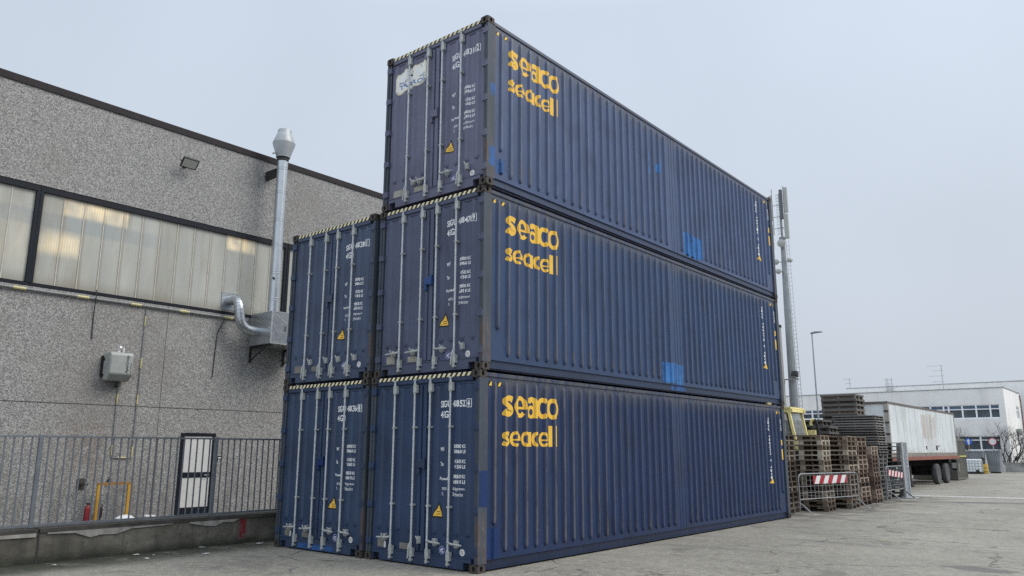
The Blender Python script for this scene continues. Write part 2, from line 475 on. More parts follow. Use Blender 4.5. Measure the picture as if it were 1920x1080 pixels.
def make_container(key, loc, rz, serial, handles, label, extras):
    B = BODY[key]
    root = empty('shipping_container', loc, rz)
    tag(root, label, 'shipping container', 'blue shipping containers stacked in the yard')
    # --- frame
    for x in (0, 1):
        for y in (0, 1):
            for z in (0, 1):
                o = cobj('corner_casting', 'casting', casting_mesh, None, root)
                o.scale = (1-2*x, 1-2*y, 1); o.location = (-CW*x + (0), CL*y, 0 if not z else CH-.116)
    def post(sx):
        mb = MB()
        # stepped front post: outer web on the side face, hinge recess towards the door
        mb.box(-.040, -.003, .012, .205, .116, CH-.116)
        mb.box(-.098, -.040, .030, .20, .116, CH-.116)
        mb.box(-.052, -.040, .016, .030, .13, CH-.13)
        for v in range(len(mb.v)):
            x, y, z = mb.v[v]; mb.v[v] = (x if sx == 0 else -CW-x, y, z)
        return mb.mesh('corner_post', M['post_worn'], bevel=.004)
    for sx in (0, 1): cobj('corner_post', ('post', sx), lambda: post(sx), None, root)
    def rpost(x):
        return MB().box(*((-.09,-.003) if not x else (-CW+.003,-CW+.09)), CL-.17, CL-.006, .116, CH-.116).mesh('rear_corner_post', M['post_worn'], bevel=.004)
    for x in (0, 1): cobj('rear_corner_post', ('rpost', x), lambda: rpost(x), None, root)
    def rails():
        mb = MB()
        for s in (0, 1):
            f = (lambda x: x) if not s else (lambda x: -CW-x)
            mb.box(f(-.100), f(-.066), .172, CL-.172, .030, .158)       # web
            mb.box(f(-.066), f(-.030), .172, CL-.172, .030, .042)       # lower lip
        return mb.mesh('bottom_rail', B['frame'])
    cobj('bottom_rail', 'brail', rails, B['rail'], root)
    def trails():
        mb = MB()
        for s in (0, 1):
            f = (lambda x: x) if not s else (lambda x: -CW-x)
            mb.box(f(-.085), f(-.018), .172, CL-.172, 2.80, 2.862)
        return mb.mesh('top_rail', B['frame'], bevel=.006)
    cobj('top_rail', 'trail', trails, B['side'], root)
    def side(sgn):
        cols = [(c,)+rib_z(i) for i, c in enumerate(ribs)]
        mk = (lambda u, d, z: (d, u, z)) if not sgn else (lambda u, d, z: (-CW-d, u, z))
        mb = ribbed(cols, mk, .160, 2.822, .17, CL-.15, XB, XR, RIBW, RIBF)
        xs_ = (-.075, XB) if not sgn else (-CW+.075, -CW-XB)
        mb.box(xs_[0], xs_[1], .172, CL-.152, .1585, .1599)
        for y in (6.19, 6.30, 6.43):
            x = XB if not sgn else -CW-XB
            mb.box(x-.004, x+.004, y-.005, y+.005, .17, 2.80)
        return mb.mesh('side_wall', B['side'], fix=False)
    for s in (0, 1):
        o = cobj('side_wall', ('side', s), lambda: side(s), B['side'], root)
    def roof():
        mb = MB()
        n = 58
        for i in range(n):
            y = .18 + (CL-.36)*i/n; q = (CL-.36)/n
            pr = [(y, 2.858), (y+q*.3, 2.858), (y+q*.42, 2.882), (y+q*.88, 2.882), (y+q, 2.858)]
            for (a, za), (b, zb) in zip(pr[:-1], pr[1:]):
                mb.quad((-.08,a,za), (-.08,b,zb), (-CW+.08,b,zb), (-CW+.08,a,za))
        return mb.mesh('roof', B['frame'])
    cobj('roof', 'roof', roof, B['frame'], root)
    cobj('floor', 'floor', lambda: MB().box(-.086, -CW+.086, .14, CL-.1, .014, .17).mesh('floor', B['frame']), B['frame'], root)
    def endw():
        cols = [(-CW+.2+.226*k, .25, 2.7) for k in range(10)]
        return ribbed(cols, lambda u, d, z: (u, CL-.05+d, z), .05, 2.86, -CW+.08, -.08, 0, .03, .06, .03).mesh('end_wall', B['side'], fix=False)
    cobj('end_wall', 'endw', endw, B['side'], root)
    # --- door header and sill
    def header():
        mb = MB()
        mb.prism([(.016,2.745),(.016,2.868),(.03,2.874),(.14,2.874),(.14,2.73),(.05,2.73)], (-CW+.15,0,0), (0,1,0), (0,0,1), (CW-.30,0,0))
        return mb.mesh('door_header', B['frame'], bevel=.004)
    cobj('door_header', 'header', header, B['frame'], root)
    hz = cobj('warning_stripe', 'hz', lambda: MB().box(-CW+.19, -.158, .010, .018, 2.812, 2.866).mesh('warning_stripe', M['hazard']), None, root)
    def sill():
        mb = MB()
        a, b = -CW+.15, -.15
        poly = [(a,.155),(a,.02),(a+.02,.02),(a+.02,.125),(a+.175,.125),(a+.175,.024),(b-.155,.024),(b-.155,.125),(b-.02,.125),(b-.02,.02),(b,.02),(b,.155)]
        # web with a notch by each casting, split into convex pieces
        mb.box(a, b, .022, .10, .125, .185)
        mb.box(a+.17, b-.15, .022, .10, .024, .125)
        mb.box(a, a+.02, .022, .10, .02, .125); mb.box(b-.02, b, .022, .10, .02, .125)
        mb.box(a, b, .012, .05, .185, .196)
        return mb.mesh('door_sill', B['frame'])
    cobj('door_sill', 'sill', sill, B['frame'], root)
    for i, (a, b) in enumerate(((-CW+.17,-CW+.32), (-.30,-.17))):
        cobj('sill_recess', ('sillv', i), lambda: MB().box(a, b, .09, .12, .03, .124).mesh('sill_recess', M['void']), None, root)
    # --- doors
    for side_, (u0, u1, bd) in enumerate(((-2.318, -1.205, beadsL), (-1.195, -.116, beadsR))):
        cols = [(c,)+BZ for c in bd]
        def dm(u0=u0, u1=u1, cols=cols):
            mb = ribbed(cols, lambda u, d, z: (u, d, z), .205, 2.728, u0, u1, DY, DR, BWF, BWT)
            mb.v = [(x, y, z) for x, y, z in mb.v]
            mb.quad((u0,DY,.205), (u0,.10,.205), (u0,.10,2.728), (u0,DY,2.728))
            mb.quad((u1,DY,.205), (u1,DY,2.728), (u1,.10,2.728), (u1,.10,.205))
            for z, h_ in ((.186, .017), (2.70, .03)): mb.box(u0, u1, DY-.012, DY+.02, z, z+h_)      # pressed edge frame
            if u1 < -1: mb.box(u1-.085, u1-.03, DY-.022, DY+.02, .215, 2.715)
            else: mb.box(u0+.004, u0+.075, DY-.026, DY+.02, .215, 2.715)
            return mb.mesh('door', B['door'], fix=False)
        d = cobj('door', ('door', side_), dm, B['door'], root)
        def gm(u0=u0, u1=u1):
            mb = MB()
            mb.box(u0-.012, u0, DY+.004, .11, .2, 2.73); mb.box(u1, u1+.012, DY+.004, .11, .2, 2.73)
            mb.box(u0-.012, u1+.012, DY+.008, .11, 2.73, 2.742); mb.box(u0-.012, u1+.012, DY+.002, .11, .193, .2)
            return mb.mesh('gasket', M['black'])
        cobj('gasket', ('gasket', side_), gm, None, d)
        for z in (2.655, 2.06, 1.46, .862, .30):
            def hm(side_=side_):
                mb = MB()
                mb.box(-.118, -.046, .008, DY, -.048, .048); mb.box(-.046, -.008, .000, .018, -.048, .048)
                mb.tube([(-.044,.012,-.07), (-.044,.012,.07)], .013, 8)
                if side_ == 0: mb.v = [(-CW-x, y, zz) for x, y, zz in mb.v]
                return mb.mesh('hinge', B['frame'], bevel=.003)
            h = cobj('hinge', ('hinge', side_), hm, B['frame'], d); h.location.z = z
        bars = ((-1.83, -1.364) if side_ == 0 else (-1.02, -.582))
        for bi, bx in enumerate(bars):
            def bm_():
                mb = MB()
                mb.tube([(0,-.004,.085), (0,-.004,2.80)], .0165, 10)
                mb.m = 1
                for z in (.885, 2.06): mb.box(-.03, .03, -.014, .05, z-.016, z+.016); mb.box(-.022, .045, -.024, .0, z-.010, z+.010)
                for z in (2.60, .13): mb.box(-.02, .052, -.026, .03, z, z+.125); mb.tube([(0,-.004,z-.02), (0,-.004,z+.145)], .024, 8)
                mb.box(-.024, .03, -.024, .03, .066, .095); mb.box(-.024, .03, -.024, .03, 2.79, 2.815)
                mb.lathe([(.012,-.012),(.026,-.008),(.026,.0)], (0.005,-.02,.08), 'y', 8)
                return mb.mesh('lock_bar', [M['bar'], M['bar_cast']], bevel=0)
            b = cobj('lock_bar', 'bar', bm_, None, d); b.location.x = bx
            kind_ = handles[side_*2+bi]
            def hd(k):
                mb = MB(); sg = -1 if k in 'lL' else 1
                if k in 'lr':
                    mb.tube([(0,-.012,.385), (sg*.09,-.030,.372), (sg*.17,-.034,.372), (sg*.29,-.032,.365)], [.020,.016,.014,.012], 6)
                    mb.box(sg*.30, sg*.2, -.040, -.026, .355, .375)
                    mb.tube([(sg*.15,.03,.31), (sg*.155,-.02,.33), (sg*.16,-.046,.40), (sg*.175,-.05,.43)], .011, 6)   # catch hook
                    mb.box(sg*.125, sg*.185, 0, .045, .325, .42)
                else:
                    mb.tube([(0,-.012,.335), (sg*-.02,-.034,.27), (sg*-.035,-.036,.10)], [.018,.015,.012], 6)
                    mb.tube([(sg*.15,.03,.35), (sg*.155,-.02,.33), (sg*.17,-.046,.40), (sg*.15,-.05,.44)], .011, 6)
                    mb.box(sg*.125, sg*.185, 0, .045, .33, .43)
                return mb.mesh('handle', M['bar_cast'])
            hnd = cobj('handle', ('handle', kind_), lambda k=kind_: hd(k), None, d); hnd.location.x = bx
        if side_ == 0:
            def lm():
                mb = MB(); mb.box(-1.29, -1.13, -.004, .05, 1.44, 1.57); mb.box(-1.285, -1.24, -.002, .05, 1.35, 1.44)
                mb.box(-1.14, -1.115, -.008, .05, 1.42, 1.60)
                return mb.mesh('door_latch', B['frame'], bevel=.008)
            lt = cobj('door_latch', 'latch', lm, extras.get('latch', B['frame']), d)
            for (a, bb, c0, c1), mt in (((-2.19,-1.985,.207,.335), extras.get('plate', M['plate'])), ((-1.675,-1.475,.212,.305), extras.get('plate', M['plate']))):
                cobj('data_plate', ('plate', a), lambda a=a, bb=bb, c0=c0, c1=c1: MB().box(a, bb, DY-.006, DY, c0, c1).mesh('data_plate', M['plate']), mt, d)
            if 'tag' in extras:
                tg = MB(); tg.prism([(0,.09),(.042,.092),(.040,.02),(.018,-.03),(.002,-.03)] if extras['tag'] == 'torn' else [(0,.095),(.044,.095),(.044,-.01),(0,-.01)], (-2.03,DY-.012,.215), (1,0,0), (0,0,1), (0,.004,0))
                tg.build('paper_label', M['sticker_white'], d)
        else:
            # stencilled lettering
            p, num, chk = serial
            T = lambda s, u0, u1, v0, v1, bold=.0: fit(text_mesh(s, 1, 1, bold), u0, u1, v0, v1)
            ls = [T('SEGU', -.815, -.597, 2.352, 2.455, .02), T(num, -.565, -.262, 2.352, 2.455, .02), T(chk, *((-.235, -.192) if chk != '1' else (-.222, -.206)), 2.352, 2.455, .02),
                  T('4EG1', -.815, -.60, 2.192, 2.298, .02)]
            a, b_, c, d_ = -.252, -.172, 2.340, 2.468
            ls.append(poly_bm([rect(a, b_, c, c+.007), rect(a, b_, d_-.007, d_), rect(a, a+.007, c+.007, d_-.007), rect(b_-.007, b_, c+.007, d_-.007)]))
            z0 = 1.742
            for lab, k1, k2, dz in (('MGW', '34000 KG', '74960 LB', 0), ('Tare', '4150 KG', '9150 LB', -.221), ('Payload', '29850 KG', '65810 LB', -.441)):
                w = .102 if lab == 'MGW' else .09 if lab == 'Tare' else .165
                ls.append(T(lab, -.80 if lab != 'Payload' else -.807, -.80+w, 1.698+dz, 1.756+dz, .02))
                ua = -.528 if lab != 'Tare' else -.505
                ls.append(T(k1, ua, -.276, 1.742+dz, 1.796+dz, .02)); ls.append(T(k2, ua, -.276, 1.664+dz, 1.718+dz, .02))
            ls += [T('seaco', -.76, -.648, 1.128, 1.166, 0), T('SRL', -.76, -.70, 1.050, 1.098, 0),
                   T('Bridgetown', -.533, -.295, 1.118, 1.174, 0), T('Barbados', -.533, -.33, 1.044, 1.096, 0)]
            for nm, part_ in (('serial_number', ls[0:3]+ls[4:5]), ('size_code', ls[3:4]), ('weight_table', ls[5:14]), ('owner_lettering', ls[14:])):
                finish(wrap(shift(join(*part_), -.02, 0), door_breaks, on_door()), nm, M['white_text'], d)
            # warning triangle
            o = finish(wrap(poly_bm([[(-.965,.722),(-.722,.716),(-.825,.952)]]), door_breaks, on_door(.0015)), 'warning_triangle', M['ink'], d)
            finish(wrap(join(poly_bm([[(-.930,.743),(-.757,.739),(-.829,.905)]])), door_breaks, on_door(.0035)), 'triangle_face', M['tri_yellow'], d)
            finish(wrap(poly_bm([rect(-.872,-.80,.80,.812), rect(-.872,-.795,.765,.777)]), door_breaks, on_door(.005)), 'triangle_text', M['logo_rust'], d)
            # round emblem stickers on the flat foot of the door
            o = finish(wrap(poly_bm([disc(-.755,.262,.064,24)]), [], on_door(.002)), 'round_sticker', M['sticker_blue'], d)
            em = [rect(-.79,-.722,.297,.303)]
            for k in range(14):
                a, b_ = 2*PI*k/14, 2*PI*(k+.55)/14
                em.append([(-.755+q*math.cos(t), .262+q*math.sin(t)) for q, t in ((.050,a),(.058,a),(.058,b_),(.050,b_))])
            em = em[1:] + [[(-.790,.245),(-.77,.238),(-.752,.262),(-.735,.268),(-.722,.283),(-.75,.292),(-.775,.275)], [(-.765,.232),(-.73,.225),(-.722,.242),(-.742,.252)], [(-.79,.262),(-.78,.258),(-.775,.275),(-.787,.285)]]
            e_ = finish(wrap(poly_bm(em), [], on_door(.004)), 'sticker_emblem', M['sticker_white'], d)
            o = finish(wrap(poly_bm([disc(-.345,.258,.050,24)]), [], on_door(.002)), 'round_sticker', M['sticker_white'], d)
            finish(wrap(join(fit(text_mesh('SEACO', 1, 1, .01), -.372, -.318, .262, .276), fit(text_mesh('2.9 m', 1, 1, .01), -.366, -.324, .238, .254)), [], on_door(.004)), 'sticker_print', M['logo_rust'], d)
    # --- long side markings, laid over the corrugation
    def logo():
        polys = []
        W1, H1, O1 = 1.455, .333, (.565, 2.212)
        for ch, a_, b_ in LOGO1:
            polys += [[(O1[0]+(a_+(b_-a_)*x)*W1, O1[1]+y*H1) for x, y in pl] for pl in glyph(ch)]
        W2, H2, O2 = 1.388, .228, (.567, 1.768)
        for ch, a_, b_ in LOGO2:
            polys += [[(O2[0]+(a_+(b_-a_)*x)*W2, O2[1]+y*H2) for x, y in pl] for pl in glyph(ch)]
        return wrap(poly_bm(polys), side_breaks, on_side(.002))
    o = finish(logo(), 'painted_lettering', M['yellow'], root)
    mk = [rect(.25,.545,2.655,2.735)]
    finish(wrap(poly_bm([rect(.25,.325,2.660,2.735), rect(.452,.56,2.660,2.735)]), side_breaks, on_side(.0015)), 'height_mark', M['ink'], root)
    finish(wrap(poly_bm([[(.262,.0+2.668),(.322,2.668),(.322,2.73),(.305,2.73)], [(.468,2.668),(.515,2.668),(.552,2.728),(.505,2.728)]]), side_breaks, on_side(.0035)), 'height_mark_stripe', M['tri_yellow'], root)
    finish(wrap(poly_bm([rect(11.70,11.765,2.655,2.72), rect(11.86,11.93,2.655,2.72)]), side_breaks, on_side(.0015)), 'height_mark', M['tri_yellow'], root)
    # vertical numbers near the far end, one character below the other
    p, num, chk = serial
    col = []
    for i, ch in enumerate('SEGU ' + num + ' ' + chk + ' 4EG1'):
        if ch != ' ': col.append(fit(text_mesh(ch, 1, 1, .01), 11.055-.035, 11.055+.035, 2.46-i*.085, 2.527-i*.085))
    for i, ch in enumerate('SEGU' + num[:3]): col.append(fit(text_mesh(ch, 1, 1, .01), 11.93, 11.985, 2.49-i*.045, 2.525-i*.045))
    finish(wrap(join(*col), side_breaks, on_side(.0015)), 'vertical_lettering', M['white_text'], root)
    finish(wrap(poly_bm([rect(11.90,11.99,1.85,1.99), rect(11.90,11.99,1.48,1.75)]), side_breaks, on_side(.0015)), 'yellow_label', M['tri_yellow'], root)
    finish(wrap(poly_bm([[(10.98,.905),(11.26,.905),(11.12,1.12)]]), side_breaks, on_side(.0015)), 'warning_triangle', M['tri_yellow'], root)
    for nm, mt, poly, pl in extras.get('patches', ()):
        b = poly_bm([poly])
        if pl == 'side': b = wrap(b, side_breaks, on_side(.001))
        elif pl == 'post': b = wrap(b, [], lambda u, v: (-.0022, u, v))
        elif pl == 'front': b = wrap(b, [], lambda u, v: (u, .0205, v))
        elif pl == 'rail': b = wrap(b, [], lambda u, v: (-.0655, u, v))
        finish(b, nm, M[mt], root)
    if extras.get('placard'):
        d = [c for c in root.children if c.name.startswith('door') and 'header' not in c.name and 'sill' not in c.name][0]
        P_ = [(-2.205,2.20),(-2.15,2.13),(-1.95,2.155),(-1.72,2.18),(-1.47,2.20),(-1.43,2.26),(-1.42,2.53),(-1.455,2.60),(-1.68,2.585),(-1.83,2.565),(-1.95,2.585),(-2.17,2.52),(-2.21,2.44)]
        cx = sum(a for a, b in P_)/len(P_); cz = sum(b for a, b in P_)/len(P_)
        finish(wrap(poly_bm([P_]), door_breaks, on_door(.0015)), 'company_placard', M['sticker_edge'], d)
        finish(wrap(poly_bm([[(cx+(a-cx)*.93, cz+(b-cz)*.88) for a, b in P_]]), door_breaks, on_door(.003)), 'placard_face', M['peel'], d)
        tx = join(fit(text_mesh('PALLET', 1, 1, .01), -2.13, -1.875, 2.325, 2.368), fit(text_mesh('WIDE', 1, 1, .01), -1.635, -1.465, 2.328, 2.37), fit(text_mesh('TARROS', 1, 1, .02), -2.13, -1.46, 2.222, 2.308))
        finish(wrap(tx, door_breaks, on_door(.005)), 'placard_lettering', M['logo_blue'], d)
        finish(wrap(poly_bm([[(-1.925,2.455),(-1.85,2.44),(-1.80,2.455),(-1.74,2.475),(-1.80,2.415),(-1.775,2.375),(-1.83,2.415)], [(-1.60,2.52),(-1.585,2.52),(-1.585,2.555),(-1.60,2.56)]]), door_breaks, on_door(.005)), 'placard_emblem', M['ink'], d)
    return root

GAPX = -CW - .108
CONT = [
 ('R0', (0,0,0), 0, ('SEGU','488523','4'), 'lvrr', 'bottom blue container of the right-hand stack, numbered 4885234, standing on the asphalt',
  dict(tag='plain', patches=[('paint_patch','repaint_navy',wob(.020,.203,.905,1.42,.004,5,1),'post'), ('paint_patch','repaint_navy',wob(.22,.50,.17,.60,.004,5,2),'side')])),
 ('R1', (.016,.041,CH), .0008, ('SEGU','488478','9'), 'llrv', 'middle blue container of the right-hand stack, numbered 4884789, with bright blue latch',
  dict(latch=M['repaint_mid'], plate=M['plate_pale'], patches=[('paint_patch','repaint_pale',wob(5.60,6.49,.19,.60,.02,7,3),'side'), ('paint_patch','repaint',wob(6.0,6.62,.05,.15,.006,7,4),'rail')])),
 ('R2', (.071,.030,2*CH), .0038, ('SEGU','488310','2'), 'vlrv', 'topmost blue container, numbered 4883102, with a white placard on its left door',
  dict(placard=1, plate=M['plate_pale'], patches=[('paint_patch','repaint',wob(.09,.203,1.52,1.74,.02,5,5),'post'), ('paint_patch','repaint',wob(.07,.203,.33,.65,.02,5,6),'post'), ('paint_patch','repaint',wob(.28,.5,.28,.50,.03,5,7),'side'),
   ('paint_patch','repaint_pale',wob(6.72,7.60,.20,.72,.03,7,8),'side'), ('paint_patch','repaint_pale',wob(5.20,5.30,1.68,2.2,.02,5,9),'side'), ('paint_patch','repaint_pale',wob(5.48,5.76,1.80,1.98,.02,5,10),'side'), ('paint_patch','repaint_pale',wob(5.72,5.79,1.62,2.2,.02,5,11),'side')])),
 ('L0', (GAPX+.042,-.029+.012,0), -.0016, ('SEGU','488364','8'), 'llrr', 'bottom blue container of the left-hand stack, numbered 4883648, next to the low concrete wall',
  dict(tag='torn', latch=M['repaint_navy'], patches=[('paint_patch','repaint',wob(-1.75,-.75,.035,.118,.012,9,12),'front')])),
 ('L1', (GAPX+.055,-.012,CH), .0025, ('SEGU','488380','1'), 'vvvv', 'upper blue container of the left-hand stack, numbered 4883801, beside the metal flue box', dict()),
]
for c in CONT: make_container(*c)

# ================================================================== SETTING
def asphalt():
    t = NT('asphalt', .85)
    co = t.co
    fine = t.noise(42, 4, .75); agg = t.vor(75, 'F1', None, 'Color')
    aggv = t.sep(agg)[0]
    big = t.noise(.35, 6, .62, None, .6); mid = t.noise(1.7, 6, .65, None, .8)
    c = t.ramp(big, (.30, (.155,.144,.116,1)), (.5, (.225,.211,.174,1)), (.70, (.30,.282,.236,1)))
    c = t.mix(t.math('MULTIPLY', t.step(mid, .42, .72), .5), c, (.19,.186,.175,1))
    gr = t.noise(7, 7, .8)
    c = t.mix(t.math('MULTIPLY', t.step(gr, .50, .62), .45), c, (.40,.38,.32,1))
    c = t.mix(t.math('MULTIPLY', t.step(gr, .48, .38), .45), c, (.095,.09,.075,1))
    c = t.mix(t.math('MULTIPLY', t.step(fine, .50, .66), .6), c, (.43,.415,.37,1))
    c = t.mix(t.math('MULTIPLY', t.step(aggv, .72, .95), .35), c, (.11,.108,.10,1))
    c = t.mix(t.math('MULTIPLY', t.step(aggv, .12, .0), .45), c, (.48,.47,.44,1))
    s = t.sep()
    # damp tyre-darkened lanes running along x, in front of the pallets
    st = t.noise(1, 5, .6, t.map((.35, 1.6, 1)), .4)
    c = t.mix(t.mul(t.step(st, .52, .68), .55), c, (.12,.118,.112,1))
    ln = t.math('SUBTRACT', s[1], t.math('MULTIPLY', s[0], .37))
    c = t.mix(t.mul(t.band(ln, 20.9, 21.8, .25), t.step(t.noise(.8, 4, .6), .3, .5), .75), c, (.085,.082,.075,1))
    c = t.mix(t.mul(t.band(s[0], -1.2, 1.4, .7), t.band(s[1], 11.5, 25, 1.5), t.step(t.noise(1.2, 5, .65), .40, .62), .8), c, (.075,.07,.062,1))
    c = t.mix(t.mul(t.step(t.noise(.8, 6, .68, t.map((1,1,1), (11,5,0)), .5), .58, .64), .55), c, (.12,.115,.10,1))
    # repaired and cracked slabs
    wob_ = t.n.new('ShaderNodeVectorMath'); wob_.operation = 'ADD'
    nv = t.n.new('ShaderNodeTexNoise'); nv.inputs['Scale'].default_value = 1.6; nv.inputs['Detail'].default_value = 6
    t.L(co, nv.inputs['Vector'])
    sc_ = t.n.new('ShaderNodeVectorMath'); sc_.operation = 'SCALE'; sc_.inputs['Scale'].default_value = .9
    t.L(nv.outputs['Color'], sc_.inputs[0]); t.L(co, wob_.inputs[0]); t.L(sc_.outputs[0], wob_.inputs[1])
    d1 = t.vor(.30, 'DISTANCE_TO_EDGE', wob_.outputs[0]); d2 = t.vor(1.5, 'DISTANCE_TO_EDGE', wob_.outputs[0])
    gate = t.step(t.noise(.9, 4), .42, .54); gate2 = t.step(t.noise(.4, 3, .6, t.map((1,1,1), (7,3,0))), .6, .7)
    cr = t.math('MAXIMUM', t.mul(t.step(d1, .012, .003), gate), t.mul(t.step(d2, .022, .006), gate2, .8))
    c = t.mix(t.mul(cr, .72), c, (.07,.067,.06,1))
    # green film and dirt at the foot of the low wall
    edge = t.mul(t.step(s[0], -4.3, -5.3), t.step(s[1], 1.4, .6))
    c = t.mix(t.mul(edge, t.step(t.noise(2.2, 5, .7), .2, .5), .95), c, t.ramp(t.noise(7, 4), (.4, (.030,.029,.022,1)), (.6, (.026,.034,.014,1))))
    # damp dark patch near the camera
    e2 = t.n.new('ShaderNodeVectorMath'); e2.operation = 'DISTANCE'; t.L(t.map((1.0,2.6,1), (0,0,0), wob_.outputs[0]), e2.inputs[0]); e2.inputs[1].default_value = (5.80, 2.6*5.68, .35)
    c = t.mix(t.mul(t.step(e2.outputs['Value'], .62, .50), .75), c, (.10,.098,.092,1))
    t.color(c)
    h = t.math('ADD', t.math('MULTIPLY', fine, .5), t.math('SUBTRACT', aggv, t.math('MULTIPLY', cr, 3)))
    t.bump(h, .35, .006)
    t.rough(t.math('MULTIPLY_ADD', mid, .2, .72))
    return t.m
gm = MB(); gm.quad((-250,-120,0), (250,-120,0), (250,500,0), (-250,500,0))
kind(gm.build('asphalt_ground', asphalt()))

def marking(name, c, cover, scale=6):
    t = NT(name, .8)
    n = t.noise(scale, 6, .72)
    t.color(t.ramp(t.noise(3, 4), (.3, tuple(x*.85 for x in c)+(1,)), (.7, tuple(c)+(1,))))
    t.val(t.b.inputs['Alpha'], t.mul(t.step(n, cover, cover+.2), .6))
    return t.m
def strip(p, q, w, z, mt, name):
    p, q = Vector(p), Vector(q); d = (q-p).normalized(); n = Vector((-d.y, d.x, 0))*w/2
    b = MB(); b.quad(p+n, q+n, q-n, p-n); b.v = [(x_,y_,z) for x_,y_,_ in b.v]
    return kind(b.build(name, mt))
MW = marking('worn_white_marking', (.62,.62,.60), .30); MY = marking('worn_yellow_marking', (.42,.33,.10), .50)
strip((-.3,25.5,0), (40,32.5,0), .9, .004, MW, 'white_road_line')
strip((2.6,5.0,0), (4.6,14.5,0), .14, .004, MY, 'yellow_road_line')
strip((-4.9,-1.0,0), (-4.75,.2,0), .12, .004, MY, 'yellow_road_line')
strip((-5.1,-2.6,0), (-4.95,-1.3,0), .12, .004, MY, 'yellow_road_line')

# ------------------------------------------------------------------ grey factory building
WX = -12.35
def pebble(name, tone=1, seed=0):
    t = NT(name, .9)
    co = t.map((1,1,1), (seed*3,seed*5,seed))
    v = t.sep(t.vor(40, 'F1', co, 'Color'))[0]
    v2 = t.sep(t.vor(70, 'F1', co, 'Color'))[1]
    n = t.noise(60, 4, .7, co)
    mixv = t.math('ADD', t.math('MULTIPLY', v, .5), t.math('MULTIPLY', v2, .35)); mixv = t.math('ADD', mixv, t.math('MULTIPLY', n, .25))
    k = tone
    c = t.ramp(mixv, (.24, (.125*k,.122*k,.119*k,1)), (.45, (.21*k,.207*k,.20*k,1)), (.62, (.275*k,.27*k,.26*k,1)), (.85, (.41*k,.405*k,.39*k,1)))
    big = t.noise(.45, 4, .6, co)
    c = t.mix(t.mul(t.step(big, .48, .72), .35), c, (.19*k,.17*k,.155*k,1))
    s = t.sep()
    stain = t.mul(t.step(s[2], 2.2, .2), t.step(t.noise(1, 5, .65, t.map((1,2.5,.6))), .4, .65), .45)
    c = t.mix(stain, c, (.11,.10,.09,1))
    # rusty run-off below the old wall bracket and pale washed patch under the window
    ru = t.mul(t.band(s[1], -.75, .05, .18), t.band(s[2], 1.0, 2.4, .5), t.step(t.noise(3, 4, .6), .35, .6), .45)
    c = t.mix(ru, c, (.16,.105,.065,1))
    pale = t.mul(t.band(s[1], .8, 2.2, .4), t.band(s[2], 4.2, 5.4, .4), t.step(t.noise(2.2, 4, .6), .4, .62), .4)
    c = t.mix(pale, c, (.36,.365,.34,1))
    t.color(c); t.bump(mixv, .6, .012)
    return t.m
M['pebble'] = pebble('washed_pebble_concrete', 1.12)
M['flash'] = simple('brown_eave_flashing', (.020,.016,.018), .6, 0, .15, 3, .25)
M['frame_dark'] = simple('dark_window_frame', (.008,.011,.018), .55, 0, .2, 5, .25)
M['joint'] = simple('dark_joint_seal', (.045,.043,.04), .9)  # dark tone of the joint strips
def polycarb():
    t = NT('ribbed_polycarbonate', .35)
    s = t.sep()
    rib_ = t.math('SINE', t.math('MULTIPLY', s[1], 2*PI/.06))
    v = t.noise(1, 5, .6, t.map((1,1.6,.35)))
    c = t.ramp(v, (.3, (.37,.365,.32,1)), (.55, (.45,.45,.405,1)), (.75, (.51,.515,.475,1)))
    pan = t.noise(1, 0, .5, t.map((.01,2.04,.01), (0,.5,0)))
    c = t.mix(t.mul(t.step(pan, .4, .65), .35), c, (.36,.385,.37,1))
    c = t.mix(t.mul(t.step(rib_, .2, 1), .12), c, (.2,.19,.15,1))
    # cooler grey band across the upper panes, darker brown towards the sill
    c = t.mix(t.mul(t.band(s[2], 6.95, 7.32, .06), t.step(s[1], 2.4, -.5), .6), c, (.30,.33,.34,1))
    c = t.mix(t.mul(t.step(s[2], 5.9, 5.45), .55), c, (.21,.18,.13,1))
    fr = t.math('FRACT', t.math('MULTIPLY', t.math('ADD', s[1], 2.0), 1/.4843))
    ed = t.math('MAXIMUM', t.step(fr, .20, .02), t.step(fr, .90, .99))
    c = t.mix(t.mul(ed, t.band(s[1], -1.99, 4.77, .01), .5), c, (.17,.15,.11,1))  # shade beside the glazing joints painted into the pane colour
    wv = t.noise(1, 4, .6, t.map((1,2.06,.5), (0,3.3,0)))
    c = t.mix(t.mul(t.step(wv, .5, .7), .35), c, (.24,.21,.15,1))
    t.color(c)
    lamp = t.math('ADD', t.mul(t.band(s[1], -1.52, .05, .02), t.band(s[2], 7.35, 7.72, .07)), t.mul(t.band(s[1], -2.05, -1.05, .05), t.band(s[2], 6.35, 6.85, .14), .7))
    lamp = t.math('ADD', lamp, t.mul(t.band(s[1], 2.84, 3.80, .02), t.band(s[2], 7.38, 7.75, .09), 1.3))
    lamp = t.math('ADD', lamp, t.mul(t.band(s[1], -4.2, -2.2, .2), t.band(s[2], 6.0, 7.0, .4), .25))
    lamp = t.mul(lamp, t.math('MULTIPLY_ADD', rib_, .18, .8), t.step(t.noise(1, 3, .5, t.map((1,1.6,1))), .2, .75))
    t.val(t.b.inputs['Emission Color'], (1,.74,.34,1)); t.val(t.b.inputs['Emission Strength'], t.mul(lamp, .62))
    t.bump(rib_, .25, .004)
    return t.m
M['pc'] = polycarb()
M['pcbar'] = simple('pale_glazing_joint', (.50,.48,.42), .5, 0, .15)
M['white_door'] = simple('off_white_door_panel', (.60,.60,.58), .45, 0, .06, 3)
M['galv'] = simple('galvanised_sheet', (.48,.51,.535), .30, .75, .07, 4)
M['galv_dull'] = simple('dull_galvanised_steel', (.36,.375,.39), .5, .35, .22, 12)
